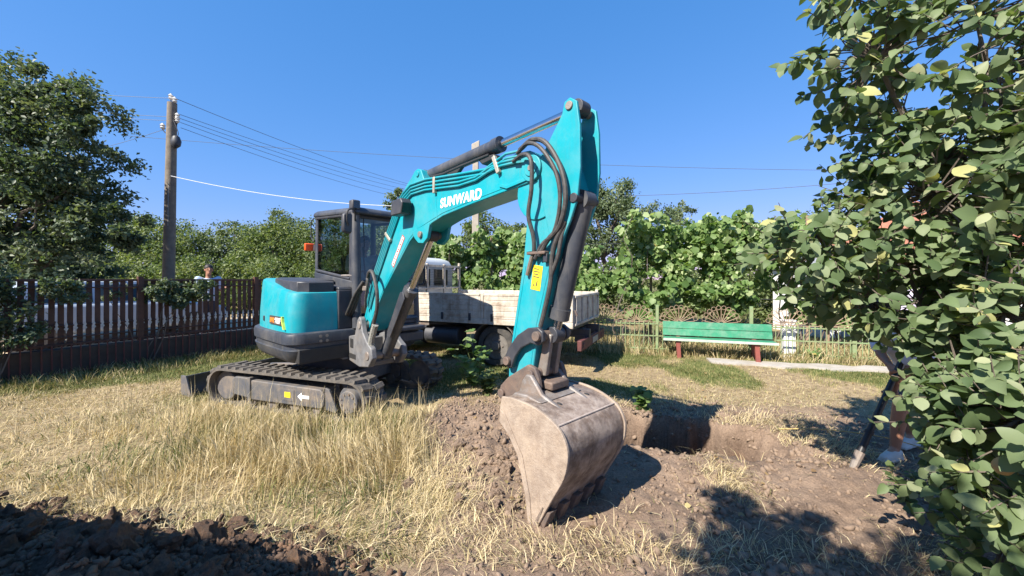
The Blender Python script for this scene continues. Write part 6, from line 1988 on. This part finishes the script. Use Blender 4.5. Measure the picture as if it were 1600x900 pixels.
TRW = frame(-2.72, 5.89, 0, 0.947, -0.32).inverted()
def off_machine(x, y, pad=0.0):
    lx_ = TRW[0][0] * x + TRW[0][1] * y + TRW[0][3]
    ly_ = TRW[1][0] * x + TRW[1][1] * y + TRW[1][3]
    return ~((np.abs(lx_) < 1.38 + pad) & (np.abs(ly_) < 0.95 + pad))

def scatter(n, x0, x1, y0, y1, near=True):
    x = rng.uniform(x0, x1, n)
    if near:        # denser towards the viewer, where single blades can be told apart
        t = rng.random(n)
        y = y0 * (y1 / y0) ** t
    else:
        y = rng.uniform(y0, y1, n)
    return x, y

def grass_zone(x, y):
    return (1 - soil_mask(x, y)) * (heap_h(x, y) < 0.10) * (left_of_fence(x, y) < -0.15)

# tall dry grass in front of the tracks
x, y = scatter(120000, -7.0, 0.1, 2.15, 6.4)
tall = np.exp(-(((x + 1.7) / 1.5) ** 2 + ((y - 3.75) / 0.85) ** 2)) + 0.55 * np.exp(-(((x + 3.4) / 1.3) ** 2 + ((y - 4.4) / 0.7) ** 2))
tn = 0.5 + 0.5 * fbm(x, y, 2.2, 91, 3)
keep = (rng.random(len(x)) < grass_zone(x, y) * np.clip(0.30 + 0.7 * tall, 0, 0.85) * np.clip(0.15 + tn, 0.06, 1)) & off_machine(x, y)
x, y, tall, tn = x[keep], y[keep], tall[keep], tn[keep]
h = (0.07 + 0.27 * np.clip(tall, 0, 1) * (0.45 + 0.8 * tn)) * (0.45 + 0.75 * rng.random(len(x)) + 0.35 * (rng.random(len(x)) < 0.08))
gsh = 0.76 + 0.22 * rng.normal(size=len(x)) - 0.62 * np.clip(fbm(x, y, 1.7, 101, 3), 0, 1) * (rng.random(len(x)) < 0.7)
blades('tall_dry_grass', x, y, h, np.clip(0.18 + 0.70 * rng.random(len(x)) ** 1.1 + 0.3 * (1 - tall), 0, 0.985), 0.004 + 0.007 * rng.random(len(x)) ** 2, gsh, 'tall straw-coloured grass in front of the excavator tracks')
# single long seed stalks standing above the rest
x, y = scatter(9000, -5.5, -0.2, 2.5, 5.4)
tl = np.exp(-(((x + 1.7) / 1.5) ** 2 + ((y - 3.8) / 0.9) ** 2)) + 0.6 * np.exp(-(((x + 3.6) / 1.3) ** 2 + ((y - 4.5) / 0.6) ** 2))
kp = (rng.random(len(x)) < grass_zone(x, y) * tl * 0.30) & off_machine(x, y)
x, y = x[kp], y[kp]
hs = 0.26 + 0.26 * rng.random(len(x))
lean_s = 0.05 + 0.45 * rng.random(len(x)) ** 2
blades('seed_stalks', x, y, hs, lean_s, 0.0035 + 0.002 * rng.random(len(x)), 0.82 + 0.15 * rng.normal(size=len(x)), 'thin pale seed stalks standing above the dry grass', wind=(0.15, 0))
# matted straw lying on the grass and the dug ground
x, y = scatter(80000, -7.0, 4.6, 2.1, 6.2)
pat = 0.5 + 0.5 * fbm(x, y, 1.5, 111, 4)
sk_ = soil_mask(x, y)
w = np.where(sk_ > 0.5, np.clip((pat - 0.55) * 1.1, 0.04, 1) * 0.42, 0.55) * (pit_depth(x, y) < 0.12) * (heap_h(x, y) < 0.14) * (left_of_fence(x, y) < -0.15)
keep = (rng.random(len(x)) < w) & off_machine(x, y, -0.1)
x, y = x[keep], y[keep]
blades('matted_straw', x, y, 0.05 + 0.22 * rng.random(len(x)) ** 1.8, 0.95 + 0.048 * rng.random(len(x)) ** 0.5, 0.0035 + 0.006 * rng.random(len(x)) ** 2.5, 0.66 + 0.28 * rng.normal(size=len(x)), 'matted dry straw strewn over the field and the dug soil', flat=0.55, wind=(0.2, 0.0))
# dry tussocks between the pit and the quince and along the bottom edge
tx, ty = [], []
for (cx, cy, sx_, sy_, n) in ((2.45, 3.95, 0.3, 0.10, 900), (2.85, 4.35, 0.4, 0.2, 1500), (1.72, 3.1, 0.12, 0.2, 700), (3.1, 3.6, 0.2, 0.25, 900), (0.45, 2.28, 0.45, 0.10, 700), (-0.25, 2.5, 0.3, 0.25, 600), (1.4, 2.25, 0.5, 0.10, 450), (2.5, 2.1, 0.15, 0.15, 800), (1.3, 4.95, 0.6, 0.18, 1300), (-0.55, 3.0, 0.15, 0.3, 1300)):
    tx.append(rng.normal(cx, sx_, n)); ty.append(rng.normal(cy, sy_, n))
x, y = np.concatenate(tx), np.concatenate(ty)
kp = (pit_depth(x, y) < 0.1) & (y > 1.9)
x, y = x[kp], y[kp]
blades('dry_tussocks', x, y, 0.05 + 0.17 * rng.random(len(x)) ** 1.6, 0.70 + 0.298 * rng.random(len(x)) ** 0.6, 0.004 + 0.002 * rng.random(len(x)), 0.74 + 0.16 * rng.normal(size=len(x)), 'dry yellow grass tufts around the pit and the lower right foreground', flat=0.3)
# short green turf beyond
x, y = scatter(170000, -7.2, 9.5, 4.9, 9.4, near=False)
gk = fbm(x, y, 0.9, 61, 4)
gr = sstep(5.0, 6.0, y + 0.4 * gk) * sstep(-0.25, 0.25, gk + 0.15)
kp = (rng.random(len(x)) < 0.10 + 0.8 * gr) & off_machine(x, y) & (left_of_fence(x, y) < -0.12) & (seg_dist(x, y, pa[0], pa[1], pz[0], pz[1]) > 0.26)
x, y, gr = x[kp], y[kp], gr[kp]
blades('short_turf', x, y, 0.02 + 0.045 * rng.random(len(x)), 0.3 + 0.5 * rng.random(len(x)), 0.006 + 0.004 * rng.random(len(x)), 0.52 - 0.34 * gr + 0.14 * rng.normal(size=len(x)), 'short patchy green turf between the truck and the bench')
# rank grass along the fences and under the bench
tt = rng.random(16000)
fx_ = FA[0] + (FB[0] - FA[0]) * tt; fy_ = FA[1] + (FB[1] - FA[1]) * tt
dd = -0.12 - 0.9 * rng.random(len(tt)) ** 1.5
x = fx_ + fn[0] * dd; y = fy_ + fn[1] * dd
kp = off_machine(x, y)
x, y = x[kp], y[kp]
blades('fence_grass', x, y, 0.06 + 0.16 * rng.random(len(x)) ** 2, 0.3 + 0.5 * rng.random(len(x)), 0.006 + 0.004 * rng.random(len(x)), 0.28 + 0.25 * rng.normal(size=len(x)), 'rank green and dry grass along the foot of the picket fence')
x = rng.uniform(0.8, 12, 26000); yl = GA[1] + (x - GA[0]) * (GB[1] - GA[1]) / (GB[0] - GA[0])
y = yl + np.where(rng.random(len(x)) < 0.3, -0.35 * rng.random(len(x)) ** 2, 0.1 + 3.2 * rng.random(len(x)))
blades('garden_weeds', x, y, 0.06 + 0.30 * rng.random(len(x)) ** 2, 0.3 + 0.5 * rng.random(len(x)), 0.008 + 0.005 * rng.random(len(x)), 0.50 + 0.22 * rng.normal(size=len(x)), 'dry yellow-green weeds in the garden behind the low fence')

# ------------------------------------------------------------------ single weeds and stalks
def weed(label, base, n, h, size, m=LV_VINE, name='weed'):
    t = thing(name, label, 'plant', (base[0], base[1], gz(*base)))
    sb_ = B()
    P_, X_, N_ = [], [], []
    for k in range(n):
        a = 2.4 * k
        tip = Vector((math.cos(a) * h * 0.35 * random.uniform(0.3, 1.1), math.sin(a) * h * 0.35 * random.uniform(0.3, 1.1), h * random.uniform(0.55, 1.0)))
        pts = wiggle((0, 0, -0.02), tip, 5, 0.04)
        sb_.tube(pts, 0.005, seg=5, r_end=0.002)
        for j in range(1, 6):
            for q in range(4):
                d = Vector((random.uniform(-1, 1), random.uniform(-1, 1), random.uniform(-0.2, 0.5))).normalized()
                P_.append(tuple(pts[j] + d * 0.01)); X_.append(tuple(d)); N_.append((random.uniform(-0.5, 0.3), random.uniform(-0.7, 0.2), 1))
    P_, X_, N_ = np.array(P_), unit(np.array(X_)), np.array(N_)
    Y_ = unit(np.cross(N_, X_))
    me = instance_mesh('leaves', LEAF_V[0], LEAF_V[1], P_, X_, Y_, np.cross(X_, Y_), size * (0.6 + 0.7 * rng.random(len(P_))), np.clip(0.4 + 0.25 * rng.normal(size=len(P_)), 0, 1))
    o = link('leaves', me, m, t)
    o['kind'] = 'stuff'
    sb_.build('stems', mat('green_stem', (0.12, 0.16, 0.05)), t)
    return t
weed('tall pale leafy weed standing in front of the truck rear wheel', (-0.60, 5.95), 8, 0.85, 0.10)
weed('low bushy weed spreading beside the far track', (-0.35, 5.45), 12, 0.36, 0.06, LV_MID)
weed('low dark weed under the truck next to the wheel', (0.0, 5.8), 9, 0.26, 0.06, LV_MID)
weed('bright green sprig on the rim of the pit', (1.62, 4.78), 4, 0.26, 0.085)
weed('small green seedling at the foot of the quince', (2.80, 2.72), 4, 0.22, 0.045, LV_MID)
weed('yellow-green weed at the foot of the garden fence right of the bench', (6.0, 7.6), 6, 0.25, 0.06)
stalk = thing('dry_stalk', 'long dry yellow stalk arching over the ground before the quince', 'stalk', (2.85, 3.55, gz(2.85, 3.55)))
B().tube(bez([(0.0, 0.55, 0.03), (0.3, 0.30, 0.12), (0.62, 0.0, 0.16), (0.85, -0.25, 0.13), (1.1, -0.3, 0.16)], 20), 0.007, seg=6, r_end=0.003).build('stem', mat('dry_stem', (0.5, 0.36, 0.13)), stalk)
st2 = B()
st2.tube(bez([(0.3, 0.30, 0.12), (0.33, 0.26, 0.06), (0.30, 0.2, 0.02)], 8), 0.004, seg=5)
st2.build('side_shoot', mat('dry_stem', (0.5, 0.36, 0.13)), stalk)
